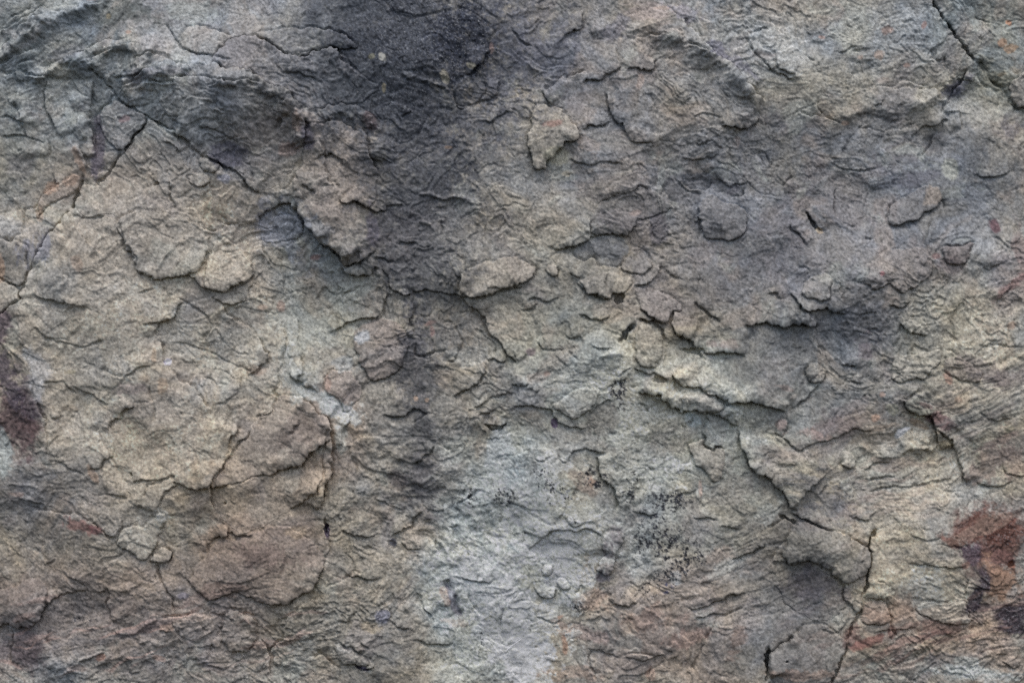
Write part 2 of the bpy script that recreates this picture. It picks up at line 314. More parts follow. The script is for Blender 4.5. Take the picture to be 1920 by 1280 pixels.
# ------------------------------------------------------------------ traced ledges, cracks, ridges
LINES = """
C 9 2.0 168,128 176,137 185,147 205,163 225,183 250,203 280,222 300,237 325,250 345,266 365,280 385,293
E U 13 36 325,252 365,282 400,302 440,326 470,346 492,360
C 7 2.0 228,180 215,188 200,203 190,218 180,232
C 11 2.4 280,222 262,250 237,280 222,300 208,320 192,335 178,345
E L 8 30 175,150 177,190 173,230 178,262 180,300
E L 8 22 145,262 152,280 165,300 178,322
E D 9 32 0,95 20,78 45,55 65,40 92,30
E D 9 32 0,125 12,122 35,110 50,108 78,95
E D 10 36 95,155 97,130 110,115 140,108 160,105 178,90 195,78 215,75 250,80
E D 8 26 170,122 185,110 205,98 235,92 265,88 300,95
E D 10 32 228,178 250,163 275,147 305,127 335,118 372,130
E D 5 20 230,182 258,170 290,165 320,160 350,162
E D 4 18 105,20 130,10 170,12 205,4
E D 3 12 10,150 30,135 60,120 85,112
E D 3 12 0,60 20,40 50,25 70,10
C 5 1.6 312,45 318,62 330,78 338,92 350,100 372,108 395,112
E D 8 30 395,118 408,102 430,85 455,72 480,70 495,78 515,88 535,98 555,108 580,110 585,100 605,96 630,96 642,107 638,118 655,128 668,142
E D 6 20 480,66 518,58 530,54 562,58 588,54 605,64 630,64 652,78 670,92
E D 5 18 338,82 352,60 365,53 385,54 410,62 440,70
E U 5 15 400,112 420,112 450,110
E D 15 45 395,125 420,131 445,133 470,138 485,150 505,165 525,172 545,183 565,200 580,211
E U 5 25 370,242 392,238 412,246 430,262 448,268
E R 6 20 310,263 330,275 344,292
E D 6 14 375,312 380,297 395,292 408,302 420,320 430,330
C 5 2 455,300 470,312 478,330 470,345
E D 10 30 600,212 625,200 655,195 678,197 698,217 707,232 705,252
E L 8 25 680,235 686,260 695,280 703,312 712,330
E D 5 15 608,242 620,232 642,225 660,240 680,256
E L 9 20 573,225 574,260 569,285
C 4 2 520,245 530,235 540,240
E U 11 40 845,160 850,148 870,145 885,142 892,128 905,120 915,107 918,90
E L 6 15 850,172 851,196 868,208 886,198
E U 8 20 892,192 915,191 926,190 933,178 936,163 938,148
E U 8 22 905,232 930,234 940,218 962,213
R 6 4 750,138 780,146 802,155 830,162 845,175
R 4 3 730,218 750,238 768,250
R 5 4.5 785,365 830,368 860,372 902,381
R 3.5 4 900,385 870,400 850,420
R 3.5 3.5 790,415 812,430 826,445
R 3 3 700,20 705,60 720,90
E U 5 15 750,222 765,216 772,208
E U 9 25 1345,234 1372,235 1402,240 1415,230 1422,216
E R 9 30 1135,172 1140,195 1145,218 1157,235 1170,240 1173,255 1185,265 1200,269 1210,263 1232,263
E U 6 20 1087,245 1100,238 1120,234 1145,232
E U 9 30 1170,134 1185,129 1198,130 1210,134 1224,133 1230,108
C 5 1.6 1155,90 1160,108 1165,122
E R 10 40 1017,168 1025,185 1036,197
E D 8 35 1017,170 1052,150 1098,135
E L 14 60 1235,0 1260,20 1285,42 1305,60 1320,82 1350,105 1385,135 1410,165 1438,190
E D 5 20 1280,85 1310,95 1338,100
E D 5 30 1180,80 1210,68 1250,60 1290,68 1305,88
R 4 4 980,112 1000,130 1024,141
E R 6 25 960,50 975,75 1000,85
E L 6 25 1095,20 1090,50 1065,65 1040,82
C 4 1.5 1365,52 1385,62 1392,75
E U 5 20 1405,62 1422,54 1445,52
E U 4 15 1295,218 1320,212 1354,220
E L 5 20 1282,193 1300,176
C 4 1.8 1432,272 1428,290 1437,308
E U 5 15 1305,265 1322,268 1340,258
C 3 1.5 1237,165 1237,185
E U 6 20 1458,104 1460,122 1472,132 1492,140
C 5 1.6 1512,92 1514,108 1530,113
E U 4 15 1570,100 1592,95 1610,80
C 5 1.8 1752,86 1755,100 1762,107 1780,108
C 5 1.8 1785,96 1780,115 1790,130
E R 10 28 1826,126 1815,147 1798,165 1788,180 1777,198 1778,210
E U 9 30 1788,219 1762,228 1740,238 1722,252 1714,264
E L 6 20 1813,196 1805,220 1808,242
E R 8 20 1762,246 1758,265 1748,282 1736,294
C 5 1.8 1625,218 1615,238 1600,258 1588,278 1581,302
E D 4 20 1613,232 1652,242 1690,240 1730,229
E D 5 30 1612,172 1652,160 1690,160 1728,163 1755,158 1777,173
C 4 5 1598,96 1625,92 1648,86
C 4 5 1596,139 1620,130 1650,121
C 4 5 1603,166 1630,158 1652,151
C 6 1.8 1840,128 1852,150 1877,168 1899,190
C 5 1.6 1835,22 1850,33 1862,42
E D 5 25 1488,213 1522,212 1552,220 1582,233
C 4 1.6 1535,173 1535,203 1554,217
C 6 1.8 1438,280 1447,295 1451,310
C 4 1.6 1690,75 1705,92 1716,100
C 3 1.4 1590,25 1595,45 1610,52
E U 4 18 1640,195 1655,190 1660,182
E U 4 16 1670,235 1682,225 1687,215
C 16 3.2 1758,-8 1761,0 1772,22 1785,42 1802,65 1815,78 1828,98 1840,112
C 10 3.0 1840,112 1865,135 1880,160 1898,182 1925,205
E R 8 25 0,449 25,449 42,435 45,415 46,390 72,387 82,367 105,352 107,340 102,322
C 16 3.2 157,330 154,345 148,362 142,396
C 8 2.2 143,394 125,400 112,425 95,452 75,475 68,495 55,515 48,535 42,545 41,562
E R 15 60 143,394 125,400 112,425 95,452 75,475 68,495 55,515 48,535 42,545 41,562
E R 9 40 41,560 25,575 0,592
E U 6 20 140,397 160,405 188,409 205,406
E R 9 30 147,392 155,360 165,340 182,325 205,318
C 3 1.6 235,381 250,375 262,368
E D 7 28 225,427 232,410 245,403 270,400
E U 10 35 226,425 237,450 255,475 262,500 265,510 278,522 297,529 322,520 370,520 382,535 400,542 422,546 435,537 462,532 477,513
C 7 3.5 388,428 400,445 398,465 390,485 385,505 376,520
E U 8 22 398,553 422,570 445,574 462,567 466,545 478,530
E L 7 25 421,570 425,590 435,600 455,605 470,612 482,627 495,647 505,665 502,677 480,695 465,705
E L 7 25 297,632 298,615 302,607 325,600 335,587 338,575 349,569
E U 4 15 265,597 287,605 307,605 330,592
C 5 1.8 320,318 318,342 320,365 330,397
E D 4 22 385,425 398,437 420,425 452,419
R 3.5 4 178,432 205,425 222,437
R 3 4 178,480 188,455 205,443
R 3 4 262,472 285,465 300,475
R 4 4 290,512 310,490 322,468 345,448 372,440
R 3 3 100,545 125,535 140,520
R 2.5 3 180,520 215,545 235,550
E U 3 15 255,548 280,548 300,540
E U 13 26 485,428 486,405 500,392 530,379 547,386 558,402
E R 24 45 553,392 565,407 580,428 595,445 615,462 635,475 646,494
E U 11 20 645,495 665,492 688,487 706,474
E U 13 25 645,496 652,512 670,517 688,515 697,505 713,502
E U 7 18 700,487 720,489 744,491
E R 10 30 712,503 727,517 735,532 742,547 757,554 776,552
E U 9 30 773,553 790,545 825,547 840,552 860,555 880,556 900,550 920,546 960,540 985,535
E R 8 25 845,505 858,520 862,532 860,553
E R 13 30 864,553 875,570 892,576 905,592 915,612 930,632 940,645 955,665 970,688
C 4 1.6 877,580 892,595 911,609
E L 9 25 490,460 492,480 491,500 485,515 476,527
E L 6 25 517,468 527,492 533,515 537,537 536,553
E D 6 18 504,417 518,405 540,401 561,409
E U 8 25 618,626 640,612 655,600 680,596 700,597 717,585 725,565 730,549
E U 4 16 638,556 660,545 677,531
E U 3.5 14 589,561 607,540 620,550 631,558
E L 8 20 777,565 777,585 762,605 770,617 778,632
E U 9 25 640,365 642,380 655,386 665,380 680,380 692,392 705,401 720,399 730,387 750,384 757,375
C 6 2 828,413 830,435 824,452
E U 5 15 750,456 768,455 784,456
C 4 1.8 824,602 842,602 855,612 861,627
C 2.5 2 910,405 907,425 920,437 942,430 947,405
E U 6 20 903,536 930,536 962,543
E U 4 16 607,350 625,343 640,350
E U 5 20 560,350 575,345 600,362
E L 8 25 1237,338 1247,360 1262,375 1276,383
E U 7 18 1263,334 1282,350 1297,360 1322,365
E D 6 20 1277,333 1282,347 1302,357 1330,357 1341,343
E U 7 15 1342,336 1357,337 1372,344 1392,342 1406,334
E D 7 18 1368,364 1395,367 1403,348
E R 5 30 1322,366 1312,382 1312,412 1318,444
E D 7 30 1318,369 1337,365 1350,372 1370,380 1385,380 1397,395 1412,407
E U 10 30 1025,468 1052,464 1070,460 1087,457 1102,450 1110,445 1140,442 1155,442 1165,447 1175,445 1185,432 1194,427
E L 7 20 1108,446 1109,420 1116,408
E D 7 20 1072,473 1085,488 1117,487 1122,497 1135,502 1160,500 1171,489
E L 7 20 1237,495 1235,515 1222,532 1200,535 1183,538
E U 10 25 1084,523 1085,540 1095,547 1115,552 1130,562 1142,560
E U 10 12 1141,548 1155,542 1167,543 1172,555 1166,568 1154,576
E U 7 15 1068,513 1080,522 1092,517
E U 8 20 1003,500 990,522 972,532 958,541
C 5 1.8 1042,497 1048,508 1046,520 1038,525
E U 7 15 1055,612 1057,627 1070,632 1092,635
E U 10 20 1188,603 1210,600 1232,602 1247,615 1248,642
E U 9 20 1193,579 1210,585 1225,595 1247,607 1261,589
E R 20 40 1270,586 1262,602 1267,615 1282,630 1302,642
E U 18 36 1293,638 1310,655 1330,659 1350,655 1370,658 1385,663 1400,669
E R 7 25 1303,563 1315,580 1335,592 1354,606
E U 15 36 1393,613 1420,609 1440,608 1455,610 1470,615 1490,610 1523,611 1535,600
C 4 1.5 1323,483 1318,510 1305,537 1302,562
E U 6 15 1248,505 1262,525 1289,527
C 4 2 1182,460 1205,470 1224,492
C 4 2 1180,443 1182,455 1180,470
E U 5 25 1120,374 1155,367 1170,362 1185,360 1197,350 1222,350
E R 6 18 1212,415 1228,435 1237,452
E U 5 18 1238,452 1255,442 1280,437
C 4 1.6 1420,565 1420,590
E U 4 15 975,580 995,578 1015,572
E R 7 20 1755,410 1740,430 1732,455 1739,466
C 6 2 1772,372 1776,392
C 6 2 1665,412 1672,392 1684,370
E U 8 20 1660,571 1675,575 1692,577 1702,565 1714,559
E U 13 32 1484,545 1492,560 1505,577 1517,590 1532,582 1540,577 1557,582 1580,588 1592,579
E R 11 20 1513,388 1527,407 1540,420 1548,437
E R 6 20 1470,364 1472,347 1492,328
E L 7 25 1567,345 1566,385 1571,414
E R 8 25 1831,449 1822,475 1812,500 1804,514
E U 6 20 1765,470 1780,458 1805,458 1831,449
E L 6 20 1895,513 1892,540 1880,550 1867,565 1867,587
C 4 1.7 1862,514 1865,502 1887,492 1885,470 1865,455
C 5 1.7 1888,421 1905,425 1906,444
C 4 1.7 1798,573 1787,595 1785,615 1790,639
C 3 1.6 1767,615 1780,625 1792,638
E U 7 25 1609,590 1625,586 1640,584
E L 4 20 1490,495 1512,505 1512,520
E U 6 20 1440,545 1460,548 1465,562
C 5 2 1604,500 1610,497 1615,490
E U 5 18 1860,440 1885,455 1898,470
C 4 1.6 1618,440 1630,445 1634,442
E L 8 30 302,638 311,652 310,675 317,692 335,707 365,720 375,737 390,760 399,767
E U 4 15 236,711 255,700 262,690 291,690
C 5 2.2 285,725 285,747 292,770 290,792
E U 4 18 142,725 160,734 185,741 211,758
E L 10 26 256,760 235,775 217,782 205,792 201,812
E U 6 20 218,845 207,860 192,862 190,880 160,881
C 4 1.8 192,862 191,892
E U 4 16 123,776 98,790
E U 5 16 121,816 100,827 91,843
E L 11 35 447,788 447,805 437,820 430,835 435,852 417,872 405,890 400,915 395,932 400,957
E L 6 20 467,800 462,822 445,837 430,848
E U 10 25 432,906 400,917 375,919 355,912 335,907 318,904
E L 7 20 336,908 310,922 302,937 297,960
E U 4 16 242,901 275,897 300,895
E U 4 14 275,905 288,902 298,896 338,890
C 4 2 270,930 280,918 275,903
C 3 1.6 342,932 362,927 380,924
R 4.5 3 0,640 20,650 37,665 50,682 60,707
R 3 2.5 5,645 25,665 37,695
E L 6 20 60,707 65,740 80,770 92,800 92,840 84,857
R 3 2.5 15,905 50,905 84,916
R 3 2.5 20,935 55,930 90,945
E L 8 22 495,645 505,665 502,677 478,697
E L 7 22 515,683 520,717 510,735 517,747 512,770 500,777 478,778
C 4 1.8 478,802 490,790 497,783
C 6 2.2 777,640 777,665 790,672 805,667 842,654
E L 7 25 911,683 905,705 885,720 877,732 848,738
E U 6 18 913,677 937,678 952,675
E U 7 18 962,736 925,740 905,752 888,763
E U 7 18 898,776 915,772 940,760 962,757
E U 10 14 914,796 926,801 938,800 948,790
E U 7 15 715,777 755,775 780,770 800,772 797,785 785,787 773,802
E U 7 15 819,834 800,850 780,867 765,872
C 4 1.8 655,858 665,875 662,890 655,900 665,910 660,932
C 4 1.8 822,820 830,837 846,843
E U 5 15 853,941 880,937 904,913
E L 7 20 652,776 652,792 645,802 645,822 640,838 624,843
E L 20 40 563,740 585,757 605,775 622,787 625,815 625,840 624,865 620,890 610,912 605,937 600,960
C 5 2 620,792 616,830 605,852 607,880 602,905 588,930
E U 12 30 478,887 495,886 510,890 522,882 537,875 562,874 577,860 597,840 619,829
C 3 1.8 502,817 525,830 552,838
E U 9 25 540,953 562,950 575,937 585,920 607,904
E U 6 18 560,785 556,800 550,815
C 5 2.4 1247,638 1249,660 1250,684
E U 9 20 1185,690 1207,700 1225,697 1240,702 1249,712 1250,723
E R 7 18 1065,638 1067,660 1082,674
E U 5 15 1035,663 1050,676 1067,684
R 4 4 1068,683 1080,676 1110,677 1135,665 1158,658 1182,673
E U 5 15 1184,689 1165,702 1150,707
E U 5 15 1182,704 1155,720 1130,728
C 5 1.8 958,650 965,677 974,687
E U 13 25 958,755 970,759 985,755 997,762 1012,767 1030,767 1040,780 1052,795 1067,799 1102,798
E U 6 20 958,722 975,722 995,719
E U 7 16 997,758 1000,740 1010,728
E U 5 16 1102,797 1107,765 1120,755 1154,752
E U 13 30 1195,735 1220,736 1235,740 1242,752 1260,762 1277,770 1292,772 1310,767 1317,770 1320,775 1345,775 1360,787 1380,800 1388,801
E U 14 36 1260,698 1267,715 1285,726 1310,726 1320,732 1335,742 1350,747 1365,755 1385,754 1405,756 1422,755 1440,760 1455,762 1474,774
C 6 3 1262,722 1275,735
E R 9 20 1328,775 1332,792 1322,805 1320,820 1320,832 1332,845 1362,840
C 6 2.5 1280,785 1285,803 1300,790 1310,780
E R 23 44 1391,808 1387,830 1397,845 1400,865 1412,880 1427,887 1440,889 1455,905 1470,917 1477,940 1482,950 1500,958
E R 10 30 1485,958 1505,970 1535,982 1562,990
E R 10 25 1120,848 1125,875 1130,897 1150,912 1155,930 1168,960
E U 9 20 1058,858 1072,845 1100,840 1134,847
E U 5 14 998,853 1010,865 1037,851
E U 6 14 1046,853 1049,860 1064,866
E U 4 14 975,840 990,846 998,853
C 4 1.6 1207,872 1220,882 1221,892
E U 4 14 1190,757 1197,755 1206,757 1212,766
C 5 1.8 1208,771 1213,768
E U 4 18 1265,930 1290,922 1310,918
E R 8 20 1524,682 1512,700 1514,712
C 5 2 1542,648 1548,669
E U 6 25 1483,767 1512,747 1530,732 1554,711
E U 7 28 1470,818 1490,837 1505,840 1532,830 1555,823 1577,821 1595,807 1612,805 1642,803
E U 9 20 1574,863 1577,877 1602,879
E U 6 16 1600,706 1605,716 1620,718
E U 7 18 1580,682 1600,684 1612,690
C 3 1.6 1762,653 1782,655 1797,665
E R 18 30 1695,753 1712,775 1737,776 1752,787 1757,802 1760,825 1762,844
E R 13 30 1757,801 1772,815 1787,827 1790,840 1797,860 1805,890 1811,908
R 5 5 1607,837 1625,842 1652,855 1680,855 1715,840 1758,835
E U 6 20 1885,860 1885,882 1902,895 1922,895
C 4 1.8 1832,655 1852,645 1875,645 1887,652 1922,648
E U 5 18 1699,742 1700,752 1715,740 1722,720
E L 5 18 1760,690 1755,700 1745,707
E U 5 20 1612,883 1640,868 1680,862
E U 4 18 1625,902 1665,893 1690,890
E U 4 20 1630,920 1680,910 1740,905 1790,903
E U 5 18 1555,905 1545,918 1540,930
E L 6 20 1600,905 1605,920 1598,940
E L 8 22 230,958 227,990 219,1016
E D 6 22 133,958 175,985 200,1005 219,1015
E U 7 20 300,1025 317,1035 315,1047 297,1055 276,1052
C 7 2.2 295,1055 292,1075 307,1100 325,1125 331,1147
C 4 1.6 287,1075 289,1095
E L 9 25 431,983 429,1002 410,1007 397,1015 384,1037
E U 9 20 430,990 445,1000 460,1001 482,1006
E U 7 16 354,1088 370,1107 392,1122 420,1120 442,1109
E U 11 25 498,1133 530,1130 560,1117 587,1103 597,1080 611,1058
E U 9 20 389,1140 400,1150 412,1158 425,1148 450,1137 460,1140
E U 9 25 66,1174 82,1135 107,1117 135,1105 164,1107
E R 8 25 204,1095 205,1115 200,1135 207,1150 207,1174
R 5 4 198,1180 235,1189 270,1177 302,1151
R 4 3.5 250,1205 275,1196 298,1210
E L 6 20 82,1183 87,1215 100,1240 106,1252
E R 7 25 25,1178 22,1207 12,1230 15,1249
R 5.5 4 178,1253 200,1237 225,1232 252,1234
R 4.5 3 138,1243 160,1230 196,1221
R 4 3 100,1270 130,1262 170,1262
E D 7 20 303,1161 330,1150 375,1150 410,1160 419,1171
C 4 1.8 330,1178 342,1200 358,1202
C 5 1.8 400,1203 395,1230 375,1255 373,1282
C 4 1.8 417,1167 410,1182 402,1202
E D 8 20 414,1158 430,1145 450,1145 472,1155 481,1172
E U 4 18 75,1060 95,1050 105,1048
E U 4 18 120,1080 150,1085 165,1100
C 5 2 587,1003 592,1025 603,1042
E L 7 18 610,1000 615,1025 612,1047
E D 5 20 519,1173 542,1150 577,1126 610,1120
E R 7 20 519,1174 537,1195 512,1210 508,1225 518,1257
E L 8 20 478,1191 495,1205 505,1230 507,1255 501,1272
E L 8 20 571,1238 580,1230 610,1232 627,1245 640,1255 640,1279
E U 7 18 630,1203 655,1212 680,1225 692,1237 692,1246 668,1251
E L 7 20 725,1105 722,1125 730,1145 727,1174
C 11 6 830,1090 842,1110 850,1130 856,1150 869,1159
E U 7 15 730,1006 755,992 772,985 772,970 786,960
E L 6 14 815,1010 812,1025 822,1040 833,1042
E U 6 14 838,985 855,990 865,985
E L 6 14 855,993 845,1003 855,1018 848,1032
E L 5 16 901,1161 880,1137 870,1110
C 4 2 940,1128 940,1175 935,1202
C 3 2 920,1222 935,1235 940,1260
E U 5 15 697,1137 715,1130 730,1122
E U 5 15 665,1148 650,1165 630,1167
E U 5 18 583,1175 600,1170 612,1160
E U 6 15 680,1200 685,1212 692,1218
E U 5 16 725,1160 745,1175 768,1182
C 4 2 615,1077 640,1088 655,1073
E D 5 18 612,1105 640,1090 660,1075 690,1080
E U 6 18 990,1031 1015,1012 1042,990 1095,995 1120,997 1131,1008
E L 6 16 995,1031 1005,1045 1007,1057 1022,1068
E U 7 15 1002,1098 1005,1115 1037,1120 1043,1101
C 5 1.8 1082,1122 1082,1110 1092,1095 1095,1115 1101,1127
E U 8 20 1142,1100 1142,1122 1160,1132 1180,1135 1196,1124
C 4 1.8 1175,1153 1175,1172 1186,1191
E U 7 18 1098,1211 1122,1220 1150,1230 1169,1236
E D 5 15 1163,1236 1190,1225 1200,1220 1227,1233
E U 4 15 1165,1236 1195,1240 1227,1233 1245,1225
C 6 2 1105,1208 1110,1235 1112,1255 1125,1282
E R 9 18 1219,1253 1210,1270 1215,1283
C 5 1.5 1397,1140 1345,1157 1335,1175 1325,1192 1322,1207 1310,1225 1302,1247 1302,1265 1322,1279
C 5 2 1312,960 1312,975 1316,994
E U 6 18 1348,987 1372,990 1389,998
E U 7 22 1368,1053 1400,1042 1442,1019
E U 6 20 1290,1140 1320,1135 1350,1120 1400,1110
R 4 4 1270,1135 1310,1128 1340,1115 1400,1105
E U 6 18 1300,1160 1340,1150 1380,1148
E R 9 20 1479,1010 1465,1025 1450,1052 1456,1061
E D 6 18 1438,993 1462,977 1491,975
C 3 2 1454,1093 1457,1110 1472,1130 1497,1152
E R 20 30 1497,1189 1475,1202 1445,1222 1441,1245 1442,1272
E R 13 22 1580,1086 1585,1107 1592,1130 1602,1145 1608,1154
C 14 3.0 1646,985 1635,997 1632,1022 1630,1060 1625,1098 1625,1122 1615,1135 1603,1170 1590,1210 1573,1242 1558,1284
E R 8 25 1635,995 1632,1022 1630,1060 1625,1098 1624,1124
E L 7 20 1660,1123 1667,1145 1667,1170 1683,1191
E U 6 15 1623,1124 1640,1122 1661,1125
C 4 2 1683,1190 1678,1175
E U 7 20 1300,970 1330,968 1352,975
E U 6 20 1190,955 1200,965 1220,965 1235,960
E U 4 15 1060,965 1065,980 1085,985 1097,975
E U 6 20 1757,1016 1790,1027 1822,1024
C 5 2 1597,1010 1615,1025 1625,1030
E L 6 18 1530,1180 1560,1190 1575,1185 1590,1160
E D 6 18 1495,1192 1515,1168 1545,1172 1570,1190
E U 6 18 1885,1240 1900,1255 1920,1250
R 14 15 0,112 60,62 130,28 220,6
R 12 15 60,152 140,118 220,92 300,102
R 18 20 235,172 320,134 420,142 520,178 572,215 582,275
R 11 13 602,226 660,206 704,240 712,312
R 10 14 150,170 158,230 165,290 180,340
R 9 14 30,180 50,240 60,300
R 9 14 1100,60 1180,50 1260,60 1340,110 1420,170
R 8 13 1560,225 1650,200 1750,190 1810,140
R 8 12 1650,850 1720,830 1790,800
R 8 12 560,745 600,770 625,800 630,850
R 8 12 1190,720 1250,740 1320,755 1400,780
E D 9 34 0,150 25,140 60,138 95,150
E D 8 30 0,60 30,50 60,28 95,15
E D 8 26 255,120 290,108 320,112 350,130
E U 7 22 215,150 240,150 275,143 300,130
E D 7 26 330,150 380,150 420,158 455,162
E D 8 30 395,172 430,158 470,158 500,172
E R 6 30 40,160 35,200 45,240 60,270
E R 7 30 95,150 90,190 100,230 120,262
E U 5 22 0,215 30,228 55,237
E U 5 22 0,262 25,252 60,262 90,270
E L 6 20 92,262 95,285 88,305
E D 6 24 480,75 520,92 545,112 560,130
E U 5 20 530,140 560,146 600,150
E U 7 26 590,300 615,290 640,300 650,320
E L 7 24 600,262 610,290 618,330 640,360
E R 6 22 575,300 560,330 545,352 520,360
E D 7 24 600,238 640,230 668,245 684,262
E U 2.5 24 60,610 100,640 150,650 200,640
E U 2.5 26 75,720 120,715 150,740
E U 2.5 24 330,640 380,650 430,680 480,694
E U 2.5 24 380,700 420,720 450,700
E L 3 24 455,700 448,730 430,750 400,765
E U 3 26 95,860 130,870 165,900
E D 6 24 60,950 100,965 140,960
E U 2.5 24 330,560 380,580 400,610 380,640
E U 3 22 405,612 420,650 450,665 480,662
E L 6 20 520,600 535,640 530,680 515,700
E L 6 20 560,590 555,640 570,680 560,720
E U 7 22 540,700 570,715 600,735
E U 6 20 700,930 730,950 760,955
E U 6 20 640,985 660,1000 690,1005 715,1000
E U 6 20 745,1010 770,1030 800,1030
E U 6 18 860,1075 880,1090 905,1095 930,1080
E U 6 18 1000,1150 1030,1165 1060,1158
E U 6 20 640,1075 680,1090 720,1085
E U 6 20 770,1200 810,1212 850,1205
E U 6 20 780,1100 790,1140 815,1160
E U 6 22 1590,965 1620,975 1650,960
E U 6 22 1700,1000 1740,1010 1765,1000
E U 6 22 1700,1055 1750,1060 1790,1070 1815,1062
E U 6 22 1830,900 1860,915 1900,905
E R 6 22 1815,1080 1810,1110 1822,1140
E U 6 22 1640,1185 1680,1175 1720,1180
E U 6 20 1680,600 1700,620 1740,625
E U 6 20 1830,770 1860,790 1900,780
E U 7 24 1180,100 1160,130 1120,150 1090,150
E U 6 24 1060,300 1090,310 1130,305 1170,312
E U 6 24 1280,290 1310,300 1350,290
E R 6 26 1400,60 1420,100 1450,130 1490,150
E U 6 22 1560,300 1600,320 1650,310
E U 6 22 1480,420 1500,440 1520,460
E U 6 22 1820,320 1860,330 1900,320
E D 6 24 1660,160 1700,150 1750,155
E U 6 22 1000,640 1030,655 1060,650
E U 6 22 900,620 930,640 925,670
E U 6 20 850,610 870,640 860,670 835,680
E U 6 18 990,560 1020,565 1050,560
E U 6 18 1080,585 1110,600 1150,590
E U 6 18 1100,640 1125,655 1150,650
"""
for ln in LINES.strip().splitlines():
    t = ln.split()
    if t[0] == 'E': ledge(t[1], float(t[2]), float(t[3]), pts(' '.join(t[4:])))
    elif t[0] == 'C': crack(float(t[1]), float(t[2]), pts(' '.join(t[3:])))
    else: ridge(float(t[1]), float(t[2]), pts(' '.join(t[3:])))

for p in ((9, 295, 347, 6, 4, 0), (14, 1158, 558, 12, 14, 0), (24, 1172, 622, 22, 8, -50), (14, 612, 992, 5, 15, 5),
          (10, 680, 1253, 15, 5, 15), (26, 1439, 1245, 7, 34, 3), (10, 245, 887, 3, 3, 0), (8, 420, 942, 3, 3, 0),
          (14, 1235, 710, 18, 8, 10), (9, 1900, 1057, 8, 7, 0), (10, 1526, 412, 6, 18, -30), (12, 928, 799, 16, 6, 0),
          (7, 1648, 1089, 6, 3, 20), (7, 733, 1019, 7, 8, 0), (14, 1475, 1240, 3, 3, 0), (8, 525, 237, 8, 12, 30),
          (16, 1480, 975, 20, 6, 35), (12, 1300, 660, 30, 6, 25)):
    pit(*p)

# ------------------------------------------------------------------ the separate rocks and the slabs, flakes and stones in the face
FACE, REST = 'face', 'rest'
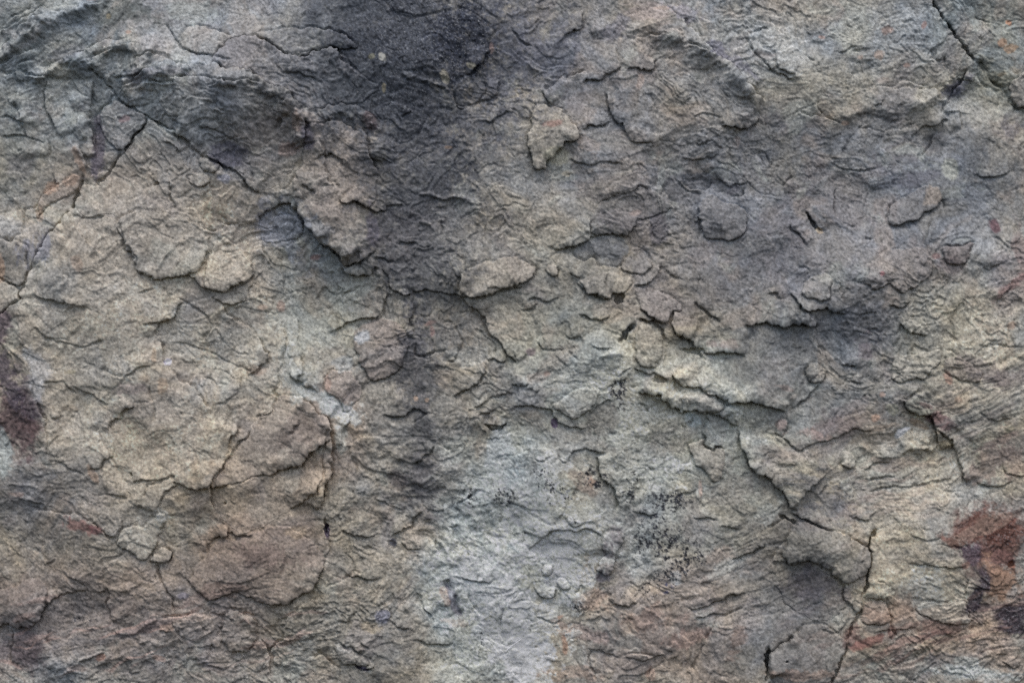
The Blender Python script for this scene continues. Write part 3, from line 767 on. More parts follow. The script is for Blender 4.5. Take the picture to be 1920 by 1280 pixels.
# (owner or None for a rock of its own, kind name, height, exposed side, outline, label)
ROCKS = [
 (None, 'corner_block', 4, 'D', "1761,-4 1772,22 1785,42 1802,65 1815,78 1828,98 1840,112 1865,135 1880,160 1898,182 1925,205 2000,260 2700,600 2700,-700 1600,-700",
  "grey block with rust orange lichen spots in the corner past the long diagonal crack"),
 (None, 'rounded_stone', 9, 'L', "1924,130 1905,148 1897,165 1904,181 1922,197 1960,205 1995,190 2000,150 1970,128 1945,122",
  "rounded pinkish stone cut off by the right edge, under the lichen spotted corner block"),
 (None, 'edge_block', 7, 'R', "-60,440 0,450 20,451 38,453 58,463 54,478 50,490 55,500 48,520 41,533 22,531 0,522 -50,520",
  "pale block with an orange stain at the left edge, above a small wedge"),
 (None, 'edge_wedge', 6, 'R', "-60,528 0,526 22,534 40,539 40,558 22,575 0,590 -60,620",
  "small pale blue grey wedge of rock at the left edge, below the orange stained block"),
 (None, 'joint_stone', 9, 'D', "225,185 250,204 280,221 262,250 236,279 217,280 200,265 188,234 194,220 212,198",
  "rounded grey stone with a reddish patch, held where two thin cracks cross"),
 (None, 'jutting_rock', 20, 'D', "1005,200 1022,197 1052,197 1058,212 1070,230 1085,243 1086,258 1075,265 1060,270 1042,288 1028,300 1018,318 1005,308 995,280 992,260 986,252 997,240 997,225",
  "pale tan knob with a reddish cap jutting from the grey face"),
 (None, 'loose_flake', 12, 'D', "1667,410 1677,380 1705,371 1720,353 1740,344 1762,345 1772,360 1772,372 1765,379 1760,392 1735,400 1722,415 1692,422 1677,425 1667,416",
  "curved flake with a tan upper end, clinging to the dark grey right side"),
 (None, 'rock_block', 17, 'D', "1478,1010 1490,985 1505,977 1528,980 1560,990 1580,998 1595,1012 1615,1025 1630,1030 1630,1058 1625,1073 1590,1088 1580,1088 1560,1075 1540,1068 1525,1055 1512,1052 1490,1060 1477,1055 1472,1035",
  "dark craggy block wedged between deep cracks, left of the pale lower right slab"),
 # parts of the face: h 0 = only bounded by ledges and joints traced above
 (FACE, 'slab', 0, 'D', "141,397 160,405 188,409 203,408 225,427 237,450 255,475 265,510 297,529 322,520 340,545 338,575 302,607 298,630 311,652 310,675 317,692 335,707 365,720 390,760 420,780 447,790 447,805 437,820 417,872 400,917 335,907 310,922 297,960 228,985 200,1003 160,975 110,900 92,850 92,800 60,707 40,620 41,560 55,515 75,475 112,425 125,401",
  "large smooth tan slab"),
 (FACE, 'slab', 0, 'D', "149,390 155,360 165,340 182,325 208,318 222,300 237,280 262,250 282,226 300,240 325,262 345,300 372,330 385,380 390,430 372,440 300,480 262,480 237,450 226,425 232,410 205,404 188,407 160,403",
  "tan slab under the crossing cracks"),
 (FACE, 'slab', 5, 'R', "560,742 585,757 605,775 622,787 625,815 620,829 597,840 577,860 562,874 537,875 522,882 510,890 495,886 470,890 432,905 405,912 417,872 437,848 462,822 480,780 512,770 520,740",
  "bulging brown slab with a stepped lower edge"),
 (FACE, 'slab', 0, 'D', "432,908 470,893 495,889 510,893 540,878 562,877 580,862 605,850 602,905 585,920 575,937 562,950 540,953 500,985 460,1000 430,985 400,957 396,932",
  "brown slab below the bulging one"),
 (FACE, 'slab', 5, 'D', "390,1030 430,1008 485,998 520,985 560,995 590,1020 612,1047 611,1058 597,1080 587,1103 560,1117 530,1130 498,1133 470,1120 440,1109 420,1120 392,1122 370,1107 357,1088",
  "dark brown slab"),
 (FACE, 'slab', 5, 'U', "395,125 408,102 430,85 455,72 480,70 515,88 555,108 585,100 630,96 642,107 668,142 720,168 690,190 640,195 600,208 580,210 545,183 505,165 470,138 420,130",
  "purple grey slab"),
 (FACE, 'slab', 5, 'D', "560,215 600,214 640,225 665,245 684,262 700,300 712,340 705,378 692,392 680,380 665,380 700,440 706,474 688,487 665,492 646,494 635,475 615,462 595,445 580,428 565,407 556,390 552,340 570,300 568,250",
  "brown slab overhanging the bluish hollow"),
 (FACE, 'slab', 0, 'R', "285,228 300,210 330,165 370,135 400,130 445,135 485,151 525,174 565,202 578,230 574,262 560,300 545,330 520,350 495,356 470,343 440,323 400,298 365,278 325,248",
  "long grey brown slab above the diagonal crack"),
 (FACE, 'slab', 0, 'D', "1240,500 1250,470 1300,430 1320,400 1420,400 1440,480 1450,540 1440,606 1395,612 1400,668 1350,655 1310,655 1282,630 1265,602 1270,580",
  "grey slab with an undercut lower edge"),
 (FACE, 'slab', 0, 'D', "1262,700 1267,715 1285,726 1310,726 1335,742 1365,755 1405,756 1440,760 1472,773 1500,752 1550,712 1540,680 1480,670 1400,672 1330,662 1300,660 1262,665",
  "grey ledge slab"),
 (FACE, 'slab', 0, 'D', "1647,985 1636,997 1633,1022 1631,1060 1626,1098 1626,1122 1616,1135 1604,1170 1591,1210 1574,1242 1540,1330 1600,1500 2100,1500 2100,960 1920,960 1830,1000 1760,1005 1700,975",
  "pale slab with red veins and red brown stains"),
 (FACE, 'slab', 0, 'D', "1017,170 1052,150 1098,135 1172,132 1190,128 1224,133 1290,140 1360,180 1420,216 1415,230 1402,240 1350,235 1290,275 1232,263 1200,269 1173,255 1157,235 1142,215 1120,234 1087,244 1070,228 1056,197 1036,197",
  "broad grey slab"),
 (FACE, 'flake', 7, 'D', "405,450 425,445 450,460 458,482 475,495 475,515 462,532 435,537 422,545 400,541 387,532 390,500 397,478", "rounded tan flake"),
 (FACE, 'flake', 6, 'D', "232,412 245,404 290,402 345,408 382,422 398,440 385,500 372,518 322,519 300,527 280,520 268,508 262,478 240,450", None),
 (FACE, 'flake', 5, 'D', "72,390 76,374 93,352 110,345 130,330 152,332 146,360 120,368 95,380 78,400 74,414", "orange stained flake"),
 (FACE, 'flake', 5, 'D', "357,332 370,325 390,326 399,344 388,352 370,352 358,346", None),
 (FACE, 'flake', 8, 'D', "675,608 700,597 730,600 755,615 762,640 757,677 752,690 737,700 720,710 702,715 690,708 692,695 672,680 664,650 664,625", "reddish brown flake with a dark undercut edge"),
 (FACE, 'flake', 6, 'L', "607,727 610,702 630,690 660,697 667,715 680,727 680,750 665,762 652,777 640,772 637,757 630,747 615,740", "pinkish brown flake"),
 (FACE, 'flake', 6, 'D', "1032,760 1047,745 1072,735 1120,727 1122,740 1100,767 1085,780 1067,777 1045,772", None),
 (FACE, 'flake', 6, 'D', "1275,750 1282,737 1310,730 1335,737 1357,760 1345,772 1317,770 1310,765 1292,771 1280,765", None),
 (FACE, 'flake', 8, 'L', "1292,835 1317,822 1322,837 1335,845 1360,840 1363,865 1357,890 1350,905 1332,900 1315,880 1297,860", "tan flake standing on edge"),
 (FACE, 'flake', 5, 'D', "1672,682 1680,665 1705,660 1735,657 1762,652 1765,672 1757,690 1742,705 1727,712 1712,710 1687,714 1672,710", "pale flake"),
 (FACE, 'flake', 7, 'D', "1632,488 1650,470 1690,464 1730,460 1745,475 1747,500 1740,520 1725,526 1710,540 1690,550 1678,545 1670,535 1655,540 1640,545 1620,535 1625,510", "pinkish grey flake"),
 (FACE, 'flake', 7, 'D', "1505,540 1522,518 1547,515 1560,527 1554,560 1540,567 1527,565 1505,550", None),
 (FACE, 'flake', 6, 'D', "1167,490 1180,475 1197,475 1215,485 1224,492 1220,507 1205,516 1185,515 1175,510 1165,497", None),
 (FACE, 'flake', 5, 'D', "1323,370 1337,366 1350,373 1370,381 1385,381 1397,396 1405,425 1385,445 1350,455 1320,445 1313,412 1314,383", "smooth grey flake"),
 (FACE, 'flake', 7, 'D', "862,515 900,495 960,480 1000,500 1001,515 975,532 930,545 895,552 866,552 860,535", "light tan flake with a dark crack under it"),
 (FACE, 'flake', 6, 'D', "1085,525 1100,518 1145,512 1180,520 1185,536 1165,543 1142,547 1140,560 1115,552 1095,547", None),
 (FACE, 'flake', 6, 'D', "1190,540 1215,537 1240,552 1275,565 1280,585 1262,590 1247,606 1225,595 1210,585 1195,578 1186,556", "pinkish grey flake"),
 (FACE, 'flake', 5, 'D', "1122,373 1155,367 1170,362 1197,350 1225,352 1270,385 1250,400 1200,410 1194,426 1175,445 1155,441 1112,443 1109,415", "dark grey flake"),
 (FACE, 'flake', 9, 'D', "287,970 295,960 312,962 315,970 307,992 300,1010 287,1032 272,1050 262,1042 235,1030 220,1012 228,990 270,985", "pale angular flake"),
 (FACE, 'flake', 6, 'D', "300,1026 317,1035 315,1047 297,1055 278,1052 290,1035", None),
 (FACE, 'flake', 6, 'D', "1720,1135 1745,1125 1790,1128 1812,1122 1815,1150 1822,1162 1790,1172 1755,1170 1725,1150", "pale flake"),
 (FACE, 'flake', 5, 'D', "1625,1126 1660,1127 1667,1145 1667,1168 1645,1170 1612,1165 1618,1140", "brown flake with thin layers"),
 (FACE, 'flake', 6, 'D', "1766,470 1780,460 1805,460 1829,452 1822,475 1812,498 1795,500 1775,490", "purple brown flake"),
 (FACE, 'flake', 5, 'D', "1770,668 1800,665 1830,690 1845,705 1830,722 1810,720 1790,712 1772,690", "dark brown flake"),
 (FACE, 'flake', 7, 'D', "480,66 518,58 530,54 562,58 588,54 605,64 630,64 652,78 670,92 668,102 640,100 630,95 605,95 583,99 578,108 555,107 515,87 485,70", None),
 (FACE, 'flake', 6, 'D', "338,84 352,61 365,54 385,55 410,62 440,70 430,84 408,101 395,111 372,107 350,99", None),
 (FACE, 'flake', 5, 'D', "856,210 850,176 850,160 870,146 893,148 905,160 915,175 898,192 885,198 870,208", None),
 (FACE, 'flake', 0, 'D', "1455,1100 1462,1090 1500,1064 1520,1060 1545,1077 1578,1092 1583,1115 1590,1135 1560,1160 1530,1165 1497,1150 1472,1130 1458,1110", "smooth dark brown flake"),
 (FACE, 'flake', 8, 'L', "1446,1222 1475,1203 1500,1182 1520,1170 1545,1176 1570,1190 1590,1198 1588,1212 1571,1242 1556,1284 1500,1290 1447,1290 1443,1250", "grey brown flake beside a deep black hole"),
 (FACE, 'flake', 2, 'R', "485,425 488,406 502,394 530,383 546,390 558,405 572,425 560,450 520,458 492,455", "bluish grey flake set back in a hollow"),
 (FACE, 'flake', 6, 'D', "1700,755 1712,775 1737,776 1750,786 1765,770 1735,755 1720,745", "greenish flake"),
 (FACE, 'stone', 9, 'D', "-30,1112 15,1100 42,1084 72,1082 87,1100 85,1130 75,1155 65,1172 25,1175 -30,1172", "rounded stone banded grey and pink"),
 (FACE, 'stone', 9, 'D', "1186,640 1189,616 1200,606 1225,605 1242,618 1245,640 1242,668 1225,690 1205,688 1192,668", "egg shaped stone"),
 (FACE, 'stone', 9, 'D', "1132,1005 1145,995 1167,995 1165,1015 1160,1025 1152,1042 1150,1065 1145,1077 1120,1077 1122,1060 1135,1042 1127,1032", "long narrow purple grey stone"),
 (FACE, 'stone', 7, 'D', "1022,503 1030,495 1042,496 1048,506 1045,517 1034,522 1025,516", "small round stone"),
 (FACE, 'stone', 6, 'D', "1016,1062 1026,1056 1037,1062 1036,1074 1026,1080 1017,1074", "small brown stone"),
 (FACE, 'stone', 5, 'D', "1044,1088 1056,1081 1068,1086 1070,1098 1058,1105 1046,1100", "small pinkish stone"),
 (FACE, 'stone', 6, 'D', "1514,708 1518,690 1530,680 1545,688 1553,698 1550,712 1535,722 1520,720", None),
 (FACE, 'stone', 7, 'D', "415,1158 430,1146 450,1145 474,1157 479,1178 476,1205 455,1225 430,1220 412,1190", None),
 (FACE, 'stone', 6, 'D', "376,312 380,298 395,293 408,303 418,320 405,328 388,325", None),
 (FACE, 'stone', 6, 'D', "1457,803 1465,788 1478,790 1482,805 1472,818 1460,816", "small pink stone"),
 (FACE, 'stone', 7, 'D', "1575,868 1580,850 1592,846 1602,858 1604,878 1590,880 1578,876", None),
 (FACE, 'stone', 7, 'D', "700,1250 672,1249 640,1240 625,1215 640,1208 660,1214 682,1226 693,1238", None),
]
LAB = np.zeros(U.shape, np.int16)
for k, (owner, nm, h, ex, outl, label) in enumerate(ROCKS, 1):
    P = smoothline(pts(outl), True)
    big = np.ptp(P[:, 0]) > 700
    sl = window(P, 16)
    X, Y = WU[sl], WV[sl]
    if X.size == 0: continue
    ins = inside(P, X, Y)
    LAB[sl] = np.where(ins, k, LAB[sl])
    if h:
        d, _, _, _ = linedist(P, X, Y, True)
        ds = np.where(ins, d, -d)
        cx, cy = COMP[ex]
        pr = X * cx + Y * cy
        lo, hi = (P @ np.array([cx, cy])).min(), (P @ np.array([cx, cy])).max()
        if big: t = 0.5
        else: t = np.clip((pr - lo) / (hi - lo), 0, 1)
        on = sstep(-0.8, 0.8, ds)
        h = 1.25 * h
        top = h * (0.22 + 0.78 * t) * (1 - 0.25 * np.exp(-np.maximum(ds, 0) / 3) - 0.30 * np.exp(-np.maximum(ds, 0) / 12))
        gr = (0.16 * h + 1.6) * np.exp(-((ds + 1.5) / 1.7) ** 2) * (0.35 + 0.65 * t)
        if nm == 'stone': top = top + 0.55 * h * (1 - np.exp(-np.maximum(ds, 0) / 9))
        H[sl] += top * on - gr

# ------------------------------------------------------------------ undercut: lips lean out over what lies below
def blur(A, n):
    for ax in (0, 1):
        pad = [(0, 0), (0, 0)]; pad[ax] = (n + 1, n)
        c = np.cumsum(np.pad(A, pad, mode='edge'), axis=ax, dtype=np.float64)
        if ax == 0: A = (c[2 * n + 1:] - c[:-2 * n - 1]) / (2 * n + 1)
        else: A = (c[:, 2 * n + 1:] - c[:, :-2 * n - 1]) / (2 * n + 1)
    return A.astype(np.float32)
HB = blur(H, 3)
gv, gu = np.gradient(HB, vs, us)
gm = np.hypot(gu, gv) + 1e-3
dH = np.clip(H - HB, -6, 6)
kk = np.minimum(gm, 1.0) * 0.45
core = (sstep(-60, 0, U) * sstep(-60, 0, 1920 - U) * sstep(-60, 0, V) * sstep(-60, 0, 1280 - V))
SU = -gu / gm * dH * kk * core; SV = -gv / gm * dH * kk * core

# ------------------------------------------------------------------ worn surface and sand grains
rough = 0.75 + 0.5 * sstep(-0.3, 0.5, fbm(U, V, 140, 2, 80))
H += rough * (0.55 * fbm(U, V, 24, 3, 81, 0.5) + 0.25 * fbm(U, V, 9, 2, 84, .6))
H += core * 0.35 * (rng.rand(NY, NX).astype(np.float32) - 0.5) + 0.32 * core * fbm(U, V, 4.6, 2, 86)

# ------------------------------------------------------------------ colour of the stone: minerals, stains, lichen, darker pits and hollows
def lin(c):
    c = (np.array(c, np.float32) / 255) ** 2.2
    g = c @ np.array([.3, .55, .15], np.float32)
    return g + (c - g) * SAT
ALB = 1.75
SAT = 0.78
CU = U + 26 * fbm(U, V, 90, 4, 101, 0.6); CV = V + 26 * fbm(U, V, 90, 4, 105, 0.6)
CU2 = CU + 60 * fbm(U, V, 170, 2, 107); CV2 = CV + 60 * fbm(U, V, 170, 2, 109)
COL = np.empty(U.shape + (3,), np.float32)
COL[:] = lin((120, 116, 107)) * ALB
def paint(rgb, m):
    c = lin(rgb) * ALB
    for i in range(3): COL[..., i] += (c[i] - COL[..., i]) * m

SOFT = [
 # x, y, rx, ry, rot, strength, rgb   -- broad mineral tints, laid one over another
 (150, 120, 340, 200, 0, .9, (120, 125, 125)), (60, 330, 150, 110, 0, .8, (120, 119, 110)),
 (500, 90, 260, 120, 0, .8, (112, 115, 117)), (300, 320, 170, 70, 0, .7, (124, 117, 108)),
 (290, 470, 250, 170, 0, .9, (140, 130, 116)), (260, 760, 290, 280, 0, .95, (142, 133, 118)),
 (420, 640, 110, 120, 0, .7, (143, 134, 116)), (130, 640, 70, 180, 0, .5, (136, 134, 126)),
 (570, 850, 90, 160, 0, .8, (126, 114, 102)), (470, 960, 140, 90, 0, .7, (126, 115, 101)),
 (480, 1060, 130, 60, -5, .8, (117, 103, 92)), (180, 1170, 320, 130, 0, .85, (116, 106, 98)),
 (60, 960, 120, 90, 0, .7, (108, 103, 98)), (600, 620, 130, 100, 0, .8, (134, 134, 123)),
 (560, 470, 90, 80, 0, .7, (124, 126, 120)), (640, 350, 90, 150, 0, .8, (114, 106, 99)),
 (480, 230, 120, 80, 0, .7, (107, 103, 102)), (640, 1180, 180, 110, 0, .7, (117, 112, 101)),
 (700, 640, 60, 70, 0, .6, (124, 116, 106)), (1050, 380, 190, 130, 0, .8, (122, 117, 107)),
 (1010, 520, 150, 60, 0, .7, (124, 120, 108)), (1250, 180, 220, 180, 0, .8, (112, 111, 110)),
 (1080, 70, 100, 80, 0, .7, (106, 108, 114)), (1560, 100, 260, 120, 0, .9, (126, 127, 123)),
 (1640, 340, 320, 140, 0, .9, (95, 97, 99)), (1330, 440, 150, 150, 0, .7, (106, 104, 103)),
 (1560, 520, 190, 110, 0, .8, (102, 100, 99)), (1250, 330, 120, 60, 0, .7, (108, 106, 104)),
 (1440, 690, 200, 90, 0, .8, (103, 102, 97)), (1050, 650, 180, 100, 0, .8, (119, 118, 106)),
 (1240, 800, 270, 130, 0, .9, (142, 142, 129)), (1350, 960, 170, 120, 0, .7, (126, 124, 112)),
 (1000, 960, 180, 120, 0, .9, (150, 153, 142)), (920, 1120, 150, 190, 0, .85, (149, 152, 142)),
 (1250, 1180, 190, 110, 0, .8, (130, 118, 106)), (1790, 760, 170, 220, 0, .85, (144, 138, 123)),
 (1700, 620, 90, 90, 0, .7, (134, 131, 118)), (1860, 480, 100, 80, 0, .6, (112, 109, 103)),
 (1600, 880, 170, 90, -15, .8, (124, 120, 108)), (1530, 770, 120, 60, -25, .8, (112, 105, 98)),
 (1520, 1100, 110, 160, 0, .9, (97, 95, 91)), (1700, 1070, 110, 100, 0, .9, (142, 135, 119)),
 (1750, 1210, 200, 80, -12, .8, (129, 112, 98)), (1860, 90, 90, 110, 0, .8, (114, 118, 112)),
 (1880, 560, 70, 60, 0, .5, (115, 104, 100)), (1560, 260, 140, 60, 0, .6, (100, 102, 104)),
]
for x, y, rx, ry, rot, st, rgb in SOFT:
    paint(rgb, st * sstep(0.12, 0.75, blob(x, y, rx, ry, rot, CU2, CV2) + 0.10 * fbm(U, V, 60, 3, int(x) % 90 + 110)))

# medium mottling, warm against cool, light against dark
m1 = fbm(U, V, 110, 5, 120, 0.62); m2 = fbm(BX, BY, 46, 4, 126, 0.6); m3 = fbm(U, V, 190, 4, 131, 0.6)
for i, w in enumerate((0.09, 0.03, -0.07)):
    COL[..., i] *= 1 + w * m3 + w * 0.8 * m2
COL *= (1 + 0.12 * m1 + 0.08 * m2)[..., None]
COL *= (1 + TONE)[..., None]
# thin ochre and plum films
paint((144, 124, 104), 0.22 * sstep(0.35, 0.8, fbm(BX, BY, 80, 4, 140, .6)))
paint((104, 97, 98), 0.34 * sstep(0.3, 0.8, fbm(BX, BY, 100, 4, 146, .6)))
paint((136, 140, 130), 0.35 * sstep(0.4, 0.9, fbm(BX, BY, 70, 4, 152, .6)))

